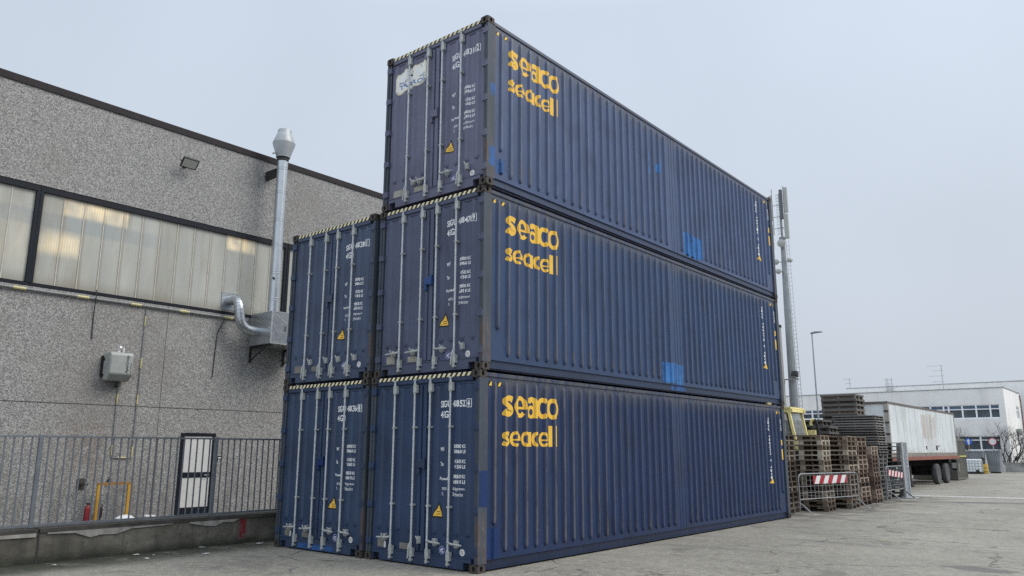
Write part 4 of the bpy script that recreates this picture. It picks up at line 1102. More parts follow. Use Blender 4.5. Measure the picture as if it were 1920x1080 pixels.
# crowd barriers
M['barrier_grey'] = simple('weathered_barrier_tube', (.27,.28,.29), .55, .3, .25, 9)
M['stripe_red'] = simple('reflective_red', (.32,.018,.03), .45, 0, .12)
M['stripe_white'] = simple('reflective_white', (.70,.70,.70), .45, 0, .06)
def barrier(p, q, label, feet, board, tilt=0, ztop=1.08, zlow=.40, mesh=True, dark_foot=False):
    p, q = Vector(p), Vector(q); L_ = (q-p).length; d = (q-p)/L_
    o = empty('crowd_barrier', p, math.atan2(d.y, d.x)); tag(o, label, 'crowd barrier', 'crowd barriers by the pallets')
    rr_ = .15
    arc = lambda cx, cz, a0, a1: [(cx+rr_*math.cos(R(a0+(a1-a0)*k/5)), 0, cz+rr_*math.sin(R(a0+(a1-a0)*k/5))) for k in range(6)]
    b = MB(); b.tube([(0,0,.14)]+arc(rr_, ztop-rr_, 180, 90)+arc(L_-rr_, ztop-rr_, 90, 0)+[(L_,0,.14)], .018, 8); b.tube([(.02,0,zlow),(L_-.02,0,zlow)], .015, 8)
    b.build('frame', M['barrier_grey'], o, smooth=True)
    b = MB(); n = int(L_/.19)
    for i in range(1, n):
        b.tube([(L_*i/n,0,zlow),(L_*i/n,0,ztop)], .006, 5, False)
    for z in (zlow+.17, zlow+.34): b.tube([(.02,0.006,z),(L_-.02,0.006,z)], .004, 5, False)
    b.build('mesh_infill', M['galv_dull'], o)
    for x, s_ in feet:
        b = MB(); b.tube([(x,.34*s_,.02),(x,.22*s_,.13),(x,.06*s_,.26),(x,0,.29),(x,-.06*s_,.26),(x,-.16*s_,.13),(x,-.24*s_,.02)], .019, 7)
        b.build('foot', M['dark_metal'] if dark_foot and x > 1 else M['barrier_grey'], o, smooth=True)
    x0, x1, z0, z1, ns = board
    bd = MB(); bd.box(x0, x1, -.030, -.024, z0, z1)
    bo = bd.build('striped_board', M['stripe_red'], o)
    w = (x1-x0)/ns
    for i in range(ns):
        a = x0+w*(i+.12); sl = (z1-z0)*.62 if mesh else .03
        pts = [(a,z0),(a+w*.48,z0),(min(x1,a+w*.48+sl),z1),(min(x1,a+sl),z1)]
        m_ = MB(); m_.prism(pts, (0,-.0305,0), (1,0,0), (0,0,1), (0,-.0015,0)); m_.build('white_stripe', M['stripe_white'], bo)
    if tilt:
        c = Vector(((x0+x1)/2, 0, (z0+z1)/2))
        bo.matrix_local = Matrix.Translation(c) @ Matrix.Rotation(tilt, 4, 'Y') @ Matrix.Translation(-c)
    return o
barrier((-.17,13.35,0), (.52,16.35,0), 'galvanised crowd barrier with a wide red and white board in front of the nearest pallets', ((.03,-1),(3.03,-1)), (.68,2.45,.80,1.02,4))
barrier((.16,20.95,0), (.16,23.35,0), 'galvanised crowd barrier with a tilted red and white board beside the gate panel', ((.35,-1),(2.2,-1)), (.15,2.15,.80,1.0,4.5 and 5), tilt=.07, ztop=1.17, zlow=.36, dark_foot=True)
g = empty('gate_panel', (.22,23.42,0), R(-4)); tag(g, 'narrow galvanised gate panel standing upright at the end of the pallet row', 'gate panel')
b = MB(); b.box(-.03,.03,-.30,-.12,.03,2.02); b.box(-.03,.03,.20,.32,.03,2.02); b.build('side_profile', M['galv_dull'], g, bevel=.008)
MB().box(-.012,.012,-.12,.20,.05,2.0).build('sheet', simple('blue_grey_sheet', (.26,.30,.34), .4, .4, .2, 4), g)
MB().box(-.025,.025,-.12,.20,1.98,2.03).box(-.025,.025,-.12,.20,.03,.07).build('cross_profile', M['galv'], g)
for z in (1.10,1.24,1.38,1.52):
    b = MB(); b.tube([(.012,-.05,z),(.07,-.03,z+.02),(.07,.03,z+.07),(.012,.06,z+.07)], .014, 6); b.build('hook', M['galv'], g)
MB().box(-.26,.26,-.36,.38,0,.035).build('base_plate', M['galv_dull'], g)

# yellow forklift behind the first stacks: only the cab shows
ylw = paint('faded_machine_yellow', (.80,.70,.30,1), (.30,.25,.12,1), (.12,.07,.03,1), .5, .6, seed=13)
fk = empty('forklift', (-2.35,17.0,0)); tag(fk, 'faded yellow forklift whose glazed cab shows above the pallets beside the container end', 'forklift')
b = MB(); b.prism([(-.75,.35),(-.75,1.35),(-.2,1.55),(.55,1.75),(1.1,1.75),(1.1,.35)], (0,-.55,0), (1,0,0), (0,0,1), (0,1.3,0)); b.build('body', simple('dark_machine_grey', (.03,.03,.03), .6), fk, bevel=.03)
b = MB()
zt, zb = 3.03, 1.72
for y in (-.5,.62):
    b.obox((.90+.09,y,(zt+zb)/2), (.045,0,0), (0,.035,0), (.11,0,-(zt-zb)/2))
    b.obox((.42+.10,y,(zt+zb)/2), (.030,0,0), (0,.03,0), (.11,0,-(zt-zb)/2))
    b.box(-.72,-.64,y-.035,y+.035,zb,zt)
    b.box(-.68,1.03,y-.036,y+.036,2.92,zt-.001)
b.box(-.72,.98,-.55,.67,3.03,3.085); b.box(.93,.99,-.464,.584,2.93,3.02)
b.build('cab_frame', ylw, fk)
gl = NT('grimy_cab_glass', .2); gl.color((.42,.45,.45,1)); gl.val(gl.b.inputs['Alpha'], gl.ramp(gl.noise(5,4), (.3,.30),(.7,.5)))
b = MB()
b.quad((-.64,-.5,zb+.1),(.56,-.5,zb+.1),(.40,-.5,2.92),(-.64,-.5,2.92)); b.quad((.68,-.5,zb+.1),(1.02,-.5,zb+.1),(.84,-.5,2.92),(.48,-.5,2.92))
b.quad((1.08,-.46,zb+.1),(1.08,.58,zb+.1),(.90,.58,2.92),(.90,-.46,2.92))
b.build('cab_glass', gl.m, fk)
b = MB(); b.prism([(.66,1.84),(.70,1.84),(.515,2.90),(.475,2.90)], (0,-.54,0), (1,0,0), (0,0,1), (0,.02,0)); b.prism([(1.0,1.84),(1.03,1.84),(.87,2.88),(.83,2.88)], (0,-.54,0), (1,0,0), (0,0,1), (0,.02,0)); b.build('window_seal', M['black'], fk)
for x, y in ((-.45,-.58),(-.45,.68),(.75,-.58),(.75,.68)):
    b = MB(); b.lathe([(.12,-.10),(.33,-.10),(.36,-.06),(.36,.06),(.33,.10),(.12,.10)], (x,y,.36), 'y', 20); b.build('wheel', M['black'], fk, smooth=True)
b = MB(); b.box(1.20,1.38,.0,.10,.2,2.15); b.box(1.20,1.38,-.45,-.35,.2,2.1); b.build('mast', M['dark_metal'], fk)
b = MB(); b.box(1.30,1.50,-.02,.16,2.20,2.36); b.tube([(1.39,.05,2.50),(1.385,.05,2.58),(1.42,.05,2.66),(1.50,.05,2.69)], .045, 8); b.build('lift_cylinder', ylw, fk)
b = MB(); b.tube([(1.51,.05,2.69),(1.56,.05,2.6),(1.61,.05,2.3),(1.62,.05,1.9)], .05, 8); b.tube([(1.40,.05,2.36),(1.39,.05,2.51)], .035, 8); b.build('hydraulic_hose', M['black'], fk)
MB().box(1.4,2.4,-.45,-.33,.04,.09).box(1.4,2.4,.1,.22,.04,.09).build('fork', M['dark_metal'], fk)
tw = MB(); tw.box(-.09,-.012,11.10,11.36,2*CH-.030,2*CH+.032)
tag(tw.build('wooden_wedge', simple('pale_timber_wedge', (.34,.29,.15), .8), bevel=.004), 'pale timber wedge jammed between the bottom and middle containers at their far end', 'wedge')
bpy.data.objects['wooden_wedge'].location.z = -CH

# ------------------------------------------------------------------ white box trailer
def trailer_paint():
    t = NT('dirty_white_trailer_paint', .5)
    s = t.sep(); n = t.noise(.7, 5, .6); st = t.noise(1, 6, .65, t.map((1.2,2.0,.22)))
    c = t.ramp(n, (.3, (.54,.58,.60,1)), (.7, (.70,.74,.76,1)))
    c = t.mix(t.mul(t.step(st, .5, .72), .5), c, (.36,.35,.31,1))
    ghost = t.math('MAXIMUM', t.mul(t.band(s[1], 34.9, 36.4, .06), t.band(s[2], 2.3, 3.5, .05)), t.math('MAXIMUM', t.mul(t.band(s[1], 36.6, 37.2, .05), t.band(s[2], 2.3, 3.55, .05)), t.mul(t.band(s[1], 37.4, 37.9, .05), t.band(s[2], 2.4, 3.45, .05))))
    c = t.mix(t.mul(ghost, t.step(t.noise(1, 5, .7, t.map((1,3.5,.5))), .35, .6), .6), c, (.34,.25,.19,1))
    halo = t.mul(t.band(s[1], 34.5, 38.4, .3), t.band(s[2], 1.9, 3.7, .3), t.step(st, .4, .6), .3)
    c = t.mix(halo, c, (.40,.36,.30,1))
    c = t.mix(t.mul(t.step(s[2], 1.95, 1.6), t.step(t.noise(3, 5, .7), .4, .65), .5), c, (.28,.25,.2,1))
    t.color(c); return t.m
tm = trailer_paint()
tr = empty('box_trailer', (0,0,0)); tag(tr, 'long dirty white box trailer with an orange lower rail, parked beyond the pallets', 'trailer')
x0, x1, ya, yb = -3.95, -1.50, 28.7, 43.0
b = MB().box(x0, x1-.02, ya+.05, yb, 1.62, 3.76); b.m = 1
for i in range(1, 12): b.box(x1-.0225, x1-.0145, ya+.2+i*1.19, ya+.235+i*1.19, 1.64, 3.75)
b.build('box_body', [tm, simple('dull_seam_strip', (.44,.46,.46), .6, 0, .2, 4)], tr)
b = MB(); b.box(x0-.01, x1, ya, yb+.02, 3.76, 3.86); b.build('roof_rail', simple('worn_grey_rail', (.13,.115,.105), .7, .1, .35, 8), tr)
pst = paint('rusty_white_post', (.34,.33,.30,1), (.16,.13,.11,1), (.10,.05,.03,1), 1, 1, seed=17)
for x in (x1-.16, x0): MB().box(x, x+.165, ya, ya+.20, 1.44, 3.76).build('front_post', pst, tr)
MB().box(x1-.10, x1, yb-.12, yb+.03, 1.44, 3.76).build('rear_post', pst, tr)
MB().box(x0, x1, ya+.2, yb+.01, 1.44, 1.62).build('lower_band', simple('grimy_lower_band', (.22,.195,.17), .7, 0, .3, 3), tr)
MB().box(x0-.01, x1+.015, ya, yb+.35, 1.27, 1.44).build('side_rail', paint('faded_orange_rail', (.23,.07,.045,1), (.20,.12,.09,1), (.12,.05,.03,1), .7, .6, seed=19), tr)
b = MB(); b.box(x0+.3, x0+.55, ya+.5, yb, .95, 1.27); b.box(x1-.75, x1-.5, ya+.5, yb, .95, 1.27)
for i in range(10): b.box(x0+.55, x1-.75, ya+1+i*1.4, ya+1.1+i*1.4, 1.05, 1.25)
b.box(x0+.12, x0+.2, 29.0, 37.0, .30, 1.25); b.box(x0+.12, x0+.2, 40.6, 43, .40, 1.25); b.box(x0+.8, x1-.9, 36.6, 41.2, .62, 1.05); b.box(x0+.7, x1-.8, 41.9, 42.3, .45, 1.25)  # far-side skirts and boxes added to darken the view under the trailer
b.build('chassis_and_shade_skirts', simple('shade_black_chassis', (.010,.010,.011), .95, 0, .3, 6, .05), tr)  # dead black stands in for the shade under the trailer
for x in (x1-.50, x0+.3):
    b = MB(); b.box(x, x+.14, 33.2, 33.36, .08, 1.0); b.box(x-.06, x+.20, 33.1, 33.46, 0, .08); b.build('landing_leg', M['dark_metal'], tr)
tyre = simple('worn_tyre_rubber', (.075,.078,.08), .85, 0, .25, 9)
for y in (37.7, 39.9):
    for x in (x1-.02, x0+.26):
        w = MB(); w.lathe([(.30,-.26),(.47,-.26),(.52,-.20),(.525,-.04),(.50,.0),(.40,.012),(.31,-.015)], (x,y,.525), 'x', 28); wh = w.build('wheel', tyre, tr, smooth=True)
        w = MB(); w.lathe([(.312,-.02),(.30,-.03),(.26,-.12),(.16,-.13),(.13,-.03),(.06,-.02)], (x,y,.525), 'x', 24); w.build('rim', simple('grimy_rim', (.03,.03,.03), .6, .2, .3), wh, smooth=True)
    MB().tube([(x1-.3,y,.53),(x0+.3,y,.53)], .09, 8).build('axle', M['dark_metal'], tr)
b = MB(); b.box(x1-.32, x1-.02, 41.2, 42.4, .75, 1.05); b.build('tool_box', simple('grey_tool_box', (.07,.07,.07), .6), tr)
b = MB(); b.box(x1-.021, x1-.012, 35.35, 35.6, 1.78, 1.95); b.box(x1-.021, x1-.012, 37.6, 38.0, 1.75, 1.98); b.box(x1-.021, x1-.012, 38.2, 38.38, 1.9, 2.0); b.build('side_marking', M['ink'], tr)

for y in (30.6, 34.2, 37.9, 41.4): MB().box(x1+.0155, x1+.03, y, y+.11, 1.31, 1.37).build('side_marker', simple('amber_marker', (.45,.16,.02), .4), tr)
b = MB()
for z in (1.9, 2.4, 2.9, 3.4): b.box(x1-.17, x1+.012, ya-.03, ya+.03, z, z+.07)
b.build('door_lug', M['rust_cast'], tr)
b = MB(); b.box(x1-.3, x1-.05, 42.6, 43.0, .62, 1.2); b.build('mud_flap', M['black'], tr)

# olive container at the trailer's tail
ol = paint('faded_olive_container', (.115,.113,.095,1), (.12,.115,.095,1), (.09,.05,.03,1), .8, .7, seed=23)
oc = empty('olive_container', (-1.85,44.2,0)); tag(oc, 'weathered olive steel container behind the trailer with a yellow strap round it', 'container')
b = MB(); n = 11; ln = 3.1
for i in range(n):
    y = .1+(ln-.2)*i/n; q = (ln-.2)/n
    pr = [(0,y),(0,y+q*.45),(-.05,y+q*.55),(-.05,y+q*.9),(0,y+q)]
    for (xa, a), (xb_, c) in zip(pr[:-1], pr[1:]): b.quad((xa,a,.15),(xb_,c,.15),(xb_,c,2.3),(xa,a,2.3))
b.box(-2.4,-.06,.02,ln-.02,.1,2.34)
b.build('corrugated_side', ol, oc)
b = MB(); b.box(-2.42,.02,0,ln,2.30,2.44); b.box(-2.42,.02,0,ln,.04,.15)
for y in (0,ln-.1): b.box(-.10,.021,y,y+.1,.15,2.30)
b.build('corner_frame', ol, oc)
MB().box(-2.44,.03,-.008,ln+.01,1.36,1.42).build('yellow_strap', simple('yellow_strap', (.62,.60,.12), .5), oc)
MB().box(.0,.012,.35,.85,.5,1.0).build('plate', simple('olive_plate', (.14,.145,.115), .6), oc)

# ------------------------------------------------------------------ white office building
def stucco():
    t = NT('pale_stained_stucco', .9)
    n = t.noise(.28, 5, .6); st = t.noise(1, 6, .65, t.map((.7,.7,.12))); s = t.sep()
    c = t.ramp(n, (.3, (.74,.74,.725,1)), (.7, (.86,.86,.84,1)))
    c = t.mix(t.mul(t.step(st, .48, .7), .4), c, (.58,.58,.57,1))
    c = t.mix(t.mul(t.step(t.noise(.9, 4, .6), .52, .68), .28), c, (.60,.60,.59,1))
    t.color(c); return t.m
M['stucco'] = stucco()
gls = NT('office_window_glass', .05, 0, 1.0); gls.color(gls.mix(gls.step(gls.sep()[2], 5.2, 5.3), gls.ramp(gls.noise(.8, 3), (.35, (.035,.055,.075,1)), (.65, (.07,.10,.125,1))), (.085,.14,.23,1))); M['glass'] = gls.m
M['blind'] = simple('pale_blind', (.45,.46,.46), .6)
M['white_frame'] = simple('white_window_frame', (.86,.87,.88), .5, 0, .05)
ob = empty('office_building', (0,70,0)); tag(ob, 'white stained two-storey office building with ribbon windows behind the trailer', 'building')
xr, yr = -2.32, 10.0
def wall_grid(b, u, v, holes, put):
    us = sorted(set(u + [h[0] for h in holes] + [h[1] for h in holes])); vs = sorted(set(v + [h[2] for h in holes] + [h[3] for h in holes]))
    for i in range(len(us)-1):
        for j in range(len(vs)-1):
            mu, mv = (us[i]+us[i+1])/2, (vs[j]+vs[j+1])/2
            if any(h[0] < mu < h[1] and h[2] < mv < h[3] for h in holes): continue
            b.quad(put(us[i],vs[j],0), put(us[i+1],vs[j],0), put(us[i+1],vs[j+1],0), put(us[i],vs[j+1],0))
    for h in holes:
        for a, c in (((h[0],h[2]),(h[1],h[2])), ((h[1],h[2]),(h[1],h[3])), ((h[1],h[3]),(h[0],h[3])), ((h[0],h[3]),(h[0],h[2]))):
            b.quad(put(*a,0), put(*c,0), put(*c,.25), put(*a,.25))
fh = [(-12.9,-2.74,4.48,5.66), (-40,-14.4,4.72,5.60), (-12.9,-2.95,1.75,2.98), (-40,-14.4,1.75,2.9)]
sh = [(6.6,8.5,4.60,5.75), (6.9,9.6,1.75,2.95)]
b = MB()
wall_grid(b, [-45,xr], [0,7.06], fh, lambda u, v, d: (u, d, v))
wall_grid(b, [0,yr], [0,7.06], sh, lambda u, v, d: (xr-d, u, v))
b.quad((-45,0,0),(-45,0,7.06),(-45,yr,7.06),(-45,yr,0)); b.quad((-45,0,7.0),(xr,0,7.0),(xr,yr,7.0),(-45,yr,7.0))
b.build('wall', M['stucco'], ob)
MB().box(-45,xr+.05,-.05,.02,7.06,7.12).box(xr-.02,xr+.05,.02,yr,7.06,7.12).build('parapet_cap', simple('grey_parapet_cap', (.30,.31,.32), .7), ob)
def office_window(h, front, mull, trans):
    put = (lambda u, v, d: (u, d, v)) if front else (lambda u, v, d: (xr-d, u, v))
    f = MB()
    def bar(u0, u1, v0, v1, d0=.06, d1=.20):
        a, c = put(u0,v0,d0), put(u1,v1,d1); f.box(a[0],c[0],a[1],c[1],a[2],c[2])
    w = .075
    bar(h[0],h[1],h[2],h[2]+w); bar(h[0],h[1],h[3]-w,h[3])
    us = [h[0]+(h[1]-h[0])*m for m in mull]
    for u in us: bar(max(h[0],u-.06), min(h[1],u+.06), h[2]+w, h[3]-w, .05, .21)
    if trans: bar(h[0],h[1],trans-.04,trans+.04,.07,.19)
    wn = f.build('window', M['white_frame'], ob)
    a, c = put(h[0],h[2],.18), put(h[1],h[3],.22); g_ = MB(); g_.box(a[0],c[0],a[1],c[1],a[2],c[2]); g_.build('pane', M['glass'], wn)
office_window(fh[0], True, [0,.05,.155,.26,.365,.47,.575,.615,.72,.825,.93,1], 5.27)
office_window(fh[1], True, [i/18 for i in range(19)], 5.25)
office_window(fh[2], True, [0,.17,.34,.51,.68,.85,1], 2.62)
office_window(fh[3], True, [i/12 for i in range(13)], 2.5)
office_window(sh[0], False, [0,.5,1], 5.4); office_window(sh[1], False, [0,.33,.66,1], 2.5)
b = MB(); b.tube([(xr+.08,9.4,6.9),(xr+.08,9.55,6.2),(xr+.08,9.6,.2)], .06, 6); b.build('drainpipe', simple('rusty_red_pipe', (.22,.12,.11), .7), ob)
ac = MB(); ac.box(xr+.01, xr+.36, 5.0, 5.9, 3.05, 3.65); ac.lathe([(.22,.36),(.22,.39)], (xr,5.45,3.35), 'x', 14)
tag(ac.build('air_conditioner', M['grey_plastic']), 'air conditioner box on the side wall of the white office', 'air conditioner')
bpy.data.objects['air_conditioner'].location = (0,70,0)
bb = empty('rear_hall', (0,82,0)); tag(bb, 'taller pale hall with a flat roof rising behind the white office', 'building')
MB().box(-18.7,32,0,28,0,8.42).build('wall', M['stucco'], bb)
MB().box(-18.75,32.05,-.05,28.05,8.42,8.50).build('roof_edge', simple('roof_edge_grey', (.34,.35,.36), .7), bb)
MB().box(-1.95,-1.75,-.03,0,0,8.42).build('wall_joint', simple('hall_wall_joint', (.45,.45,.45), .9), bb)
# roof ladder and aerials
ld = empty('roof_ladder', (-14.2,81.9,7.4)); tag(ld, 'grey caged access ladder sticking above the flat roof edge', 'ladder')
b = MB()
for x in (-.25,.25): b.tube([(x,0,-.6),(x,0,2.0)], .03, 5)
for i in range(8): b.tube([(-.25,0,-.4+i*.3),(.25,0,-.4+i*.3)], .02, 5)
b.build('ladder', M['galv_dull'], ld)
b = MB()
for z in (.6,1.2,1.8): b.tube([(.38*math.cos(R(a)),-.1-.5*math.sin(R(a)) ,z) for a in range(0,181,30)], .022, 5)
for a in (30,90,150): b.tube([(.38*math.cos(R(a)),-.1-.5*math.sin(R(a)),.6),(.38*math.cos(R(a)),-.1-.5*math.sin(R(a)),1.8)], .018, 5)
b.build('safety_cage', M['galv_dull'], ld)
def aerial(loc, h, els, label):
    o = empty('roof_aerial', loc); tag(o, label, 'aerial', 'television aerials on the flat roofs')
    b = MB(); b.tube([(0,0,0),(0,0,h)], .035, 6); b.build('mast', M['galv_dull'], o)
    b = MB()
    for z, l in els: b.tube([(-l,0,z),(.15,0,z)], .022, 5)
    b.build('antenna_arms', M['galv_dull'], o)
aerial((-8.9,81.0,7.05), 3.3, ((3.25,1.3),(2.75,.9),(2.2,1.2),(1.6,1.0)), 'tall thin television aerial with four arms above the white office')
aerial((-18.4,82.3,8.42), 1.15, ((1.1,.6),(.6,.5)), 'small television aerial at the left end of the rear hall roof')

# ------------------------------------------------------------------ telecom mast and lamp post
tx_, ty_ = -12.15, 47.0
C0 = (tx_, ty_, 0)
tl = empty('telecom_mast', C0); tag(tl, 'tall grey telecom mast with panel antennas and dishes rising behind the containers', 'telecom mast')
mg = simple('galvanised_mast', (.27,.29,.30), .6, .15, .18, 2)
b = MB(); b.tube([(0,0,0),(0,0,6),(0,0,12),(0,0,17.1)], [.33,.29,.24,.155], 12); b.build('pole', mg, tl)
b = MB(); b.lathe([(.17,17.0),(.24,17.05),(.24,17.2),(.12,17.25)], (0,0,0), 'z', 12); b.tube([(0,0,17.2),(0,0,20.6)], .09, 8); b.build('top_tube', mg, tl)
b = MB()
for z in (17.9,18.8,19.7):
    for a in (80,200,320):
        c_, s_ = math.cos(R(a)), math.sin(R(a)); b.tube([(0,0,z),(.55*c_,.55*s_,z)], .025, 5)
for a in (80,200,320):
    c_, s_ = math.cos(R(a)), math.sin(R(a)); b.tube([(.55*c_,.55*s_,17.4),(.55*c_,.55*s_,21.0)], .03, 6)
for k in range(14): b.tube([(-.3,-.05,17.4+k*.23),(.0,-.25,17.55+k*.23)], .012, 4); b.tube([(.0,-.25,17.4+k*.23),(-.3,-.05,17.55+k*.23)], .012, 4)
b.build('antenna_frame', mg, tl)
pan = simple('pale_antenna_panel', (.40,.41,.39), .55, 0, .08)
for (dx, dy, z0, z1, w, mt) in ((.56,-.30,18.95,20.9,.26,pan),(.50,-.35,16.95,18.85,.32,pan),(-.72,.05,18.6,20.6,.18,pan),(-.74,.0,16.4,18.3,.18,pan),(.20,-.30,18.5,20.8,.22,simple('dark_panel_back', (.12,.13,.135), .6))):  # one panel in a darker grey
    MB().box(dx-w/2, dx+w/2, dy-.09, dy+.09, z0, z1).build('panel_antenna', mt, tl, bevel=.03)
for (dx, dy, z, r_) in ((.05,-.42,16.65,.30),(-.52,-.2,15.35,.21),(.50,-.2,15.35,.19),(-.36,-.3,14.6,.2)):
    b = MB(); b.lathe([(.05,.16),(r_*.8,.10),(r_,.0),(r_,-.10),(r_*.55,-.16),(.02,-.17)], (0,0,0), 'y', 18)
    o = b.build('dish_antenna', pan, tl, smooth=True); o.location = (dx,dy,z); o.rotation_euler = (0,0,R(25 if dx < .1 else 50))
    MB().tube([(dx*.3,0,z),(dx,dy+.1,z)], .03, 5).build('dish_arm', mg, tl)
b = MB()
for x in (.38,.58): b.tube([(x,.1,1),(x-.17,.1,17)], .02, 5)
for i in range(52): z = 1.2+i*.3; d_ = .17*(z-1)/16; b.tube([(.38-d_,.1,z),(.58-d_,.1,z)], .016, 4)
b.build('climbing_ladder', M['galv'], tl)
b = MB(); b.tube([(-.95,-.45,6.65),(.62,-.45,6.65)], .055, 6); b.box(-.62,-.42,-.6,-.3,6.35,6.65); b.build('light_bracket', M['galv'], tl)
for dx in (-.78,.42):
    b = MB(); b.obox((dx,-.62,6.98), (.22,0,0), (0,.12,-.08), (0,.10,.16)); b.build('site_floodlight', M['dark_metal'], tl, bevel=.02)
    b = MB(); b.obox((dx,-.735,6.91), (.16,0,0), (0,.004,-.003), (0,.07,.11)); b.build('light_lens', M['galv'], tl)
lp = empty('street_lamp', (-10.75,47.64,0)); tag(lp, 'slim grey street lamp with a short flat head right of the telecom mast', 'street lamp')
b = MB(); b.tube([(0,0,0),(0,0,5),(0,0,9.95)], [.065,.055,.04], 10); b.build('pole', simple('lamp_post_grey', (.34,.355,.38), .5, .2), lp)  # pole grey lightened in place of distance haze
b = MB(); b.prism([(-.08,0),(-.05,.10),(.25,.16),(.72,.12),(.74,.07),(.2,.03)], (0,-.12,9.9), (1,0,0), (0,0,1), (0,.24,0)); b.build('lamp_head', simple('lamp_head_grey', (.22,.23,.25), .5), lp, bevel=.01)

# ------------------------------------------------------------------ far yard: signs, tote, skips, barrel, kerb wall, bare shrubs
def sign(loc, r, label, kind_, rz):
    o = empty('traffic_sign', loc, rz); tag(o, label, 'road sign', 'round road signs by the far wall')
    z = 2.43
    b = MB(); b.tube([(0,.03,0),(0,.03,z+r*.6)], .04, 8); b.build('post', simple('rusty_sign_post', (.30,.20,.15), .7) if kind_ == 'arrow' else M['galv_dull'], o)
    dk = lambda rr, y0, y1: MB().prism(disc(0, z, rr, 28), (0,y0,0), (1,0,0), (0,0,1), (0,y1-y0,0))
    if kind_ == 'arrow':
        f = dk(r, -.01, 0).build('sign_face', simple('sign_blue', (.03,.14,.55), .4), o)
        b = MB(); b.prism([(-.055,z-.22),(.055,z-.22),(.055,z+.02),(.15,z+.02),(0,z+.22),(-.15,z+.02),(-.055,z+.02)], (0,-.0135,0), (1,0,0), (0,0,1), (0,.003,0)); b.build('arrow_mark', M['stripe_white'], f)
    else:
        f = dk(r, -.01, 0).build('sign_face', simple('sign_red', (.42,.03,.05), .4), o)
        dk(r*.78, -.0135, -.0105).build('white_disc', M['stripe_white'], f)
sign((-4.30,63.5,0), .26, 'round blue sign with a white upward arrow by the grey skips', 'arrow', R(-2))
sign((-2.81,64.7,0), .31, 'round white no-vehicles sign with a red rim before the bare tree', 'ring', R(-2))
def ibc():
    o = empty('water_tote', (-3.55,60.3,0), R(3)); tag(o, 'white plastic cube tank in a wire cage on the asphalt', 'tank')
    MB().box(-.48,.48,-.48,.48,.14,1.08).build('tank', simple('translucent_white_plastic', (.74,.80,.82), .4), o, bevel=.04)
    b = MB()
    for z in (.18,.38,.58,.78,.98): 
        b.tube([(-.5,-.5,z),(.5,-.5,z),(.5,.5,z),(-.5,.5,z),(-.5,-.5,z)], .013, 5)
    for k in range(6):
        for a in (-.5,.5): b.tube([(-.5+k*.2,a,.14),(-.5+k*.2,a,1.02)], .013, 5); b.tube([(a,-.5+k*.2,.14),(a,-.5+k*.2,1.02)], .013, 5)
    b.build('wire_cage', M['galv_dull'], o)
    MB().box(-.5,.5,-.5,-.36,0,.13).box(-.5,.5,.36,.5,0,.13).box(-.5,.5,-.07,.07,0,.13).build('pallet_base', M['dark_metal'], o)
    MB().box(.12,.34,-.53,-.48,.14,.3).build('valve', M['dark_metal'], o)
ibc()
skp = paint('grey_steel_skip', (.20,.22,.24,1), (.28,.29,.30,1), (.14,.09,.07,1), .7, .5, seed=29)
def skip(loc, rz, sx, h, label):
    o = empty('steel_skip', loc, rz); tag(o, label, 'skip', 'grey steel skips')
    b = MB(); b.prism([(-sx/2+.12,.1),(sx/2-.12,.1),(sx/2,h),(-sx/2,h)], (0,-.7,0), (1,0,0), (0,0,1), (0,1.4,0)); b.build('body', skp, o)
    b = MB(); b.box(-sx/2-.03,sx/2+.03,-.75,-.69,h-.1,h); b.box(-sx/2-.03,sx/2+.03,.69,.75,h-.1,h)
    for k in range(5): x = -sx/2+.25+(sx-.5)*k/4; b.box(x-.03,x+.03,-.74,-.70,.12,h-.1)
    b.box(-sx/2+.15,sx/2-.15,-.73,-.70,.35,.42)
    b.build('rib', skp, o); MB().box(-sx/2+.2,sx/2-.2,-.6,-.45,0,.1).box(-sx/2+.2,sx/2-.2,.45,.6,0,.1).build('skid', M['dark_metal'], o)
skip((-3.85,62.8,0), R(2), 1.3, 1.72, 'grey steel skip directly behind the white caged tank')
skip((-2.72,64.0,0), R(2), 1.0, 1.75, 'grey steel skip right of the yellow barrel under the white sign')
yb_ = empty('yellow_barrel', (-3.08,61.6,0)); tag(yb_, 'yellow barrel with a dark bag on top, between the two grey skips', 'barrel')
b = MB(); b.lathe([(.20,0),(.225,.02),(.225,.22),(.24,.24),(.225,.26),(.225,.46),(.24,.48),(.225,.5),(.225,.70),(.20,.72)], (0,0,0), 'z', 18); b.build('drum', simple('barrel_yellow', (.48,.32,.05), .5, 0, .2), yb_, smooth=True)
b = MB(); b.lathe([(.03,.722),(.14,.74),(.17,.85),(.10,.98),(.13,1.10),(.10,1.2),(.02,1.22)], (-.08,0,0), 'z', 9); tag(b.build('rubbish_bag', M['dark_metal']), 'dark rubbish bag sitting on the yellow barrel', 'bag'); bpy.data.objects['rubbish_bag'].location = (-3.08,61.6,0)
b = MB(); b.box(-2.6,60,68.2,68.5,0,.78); o = b.build('kerb_wall', M['oldc_pale'] if 'oldc_pale' in M else simple('stained_pale_concrete', (.30,.295,.28), .9, 0, .45, 1.4)); tag(o, 'low stained concrete wall below the bare shrubs at the right edge', 'low wall')

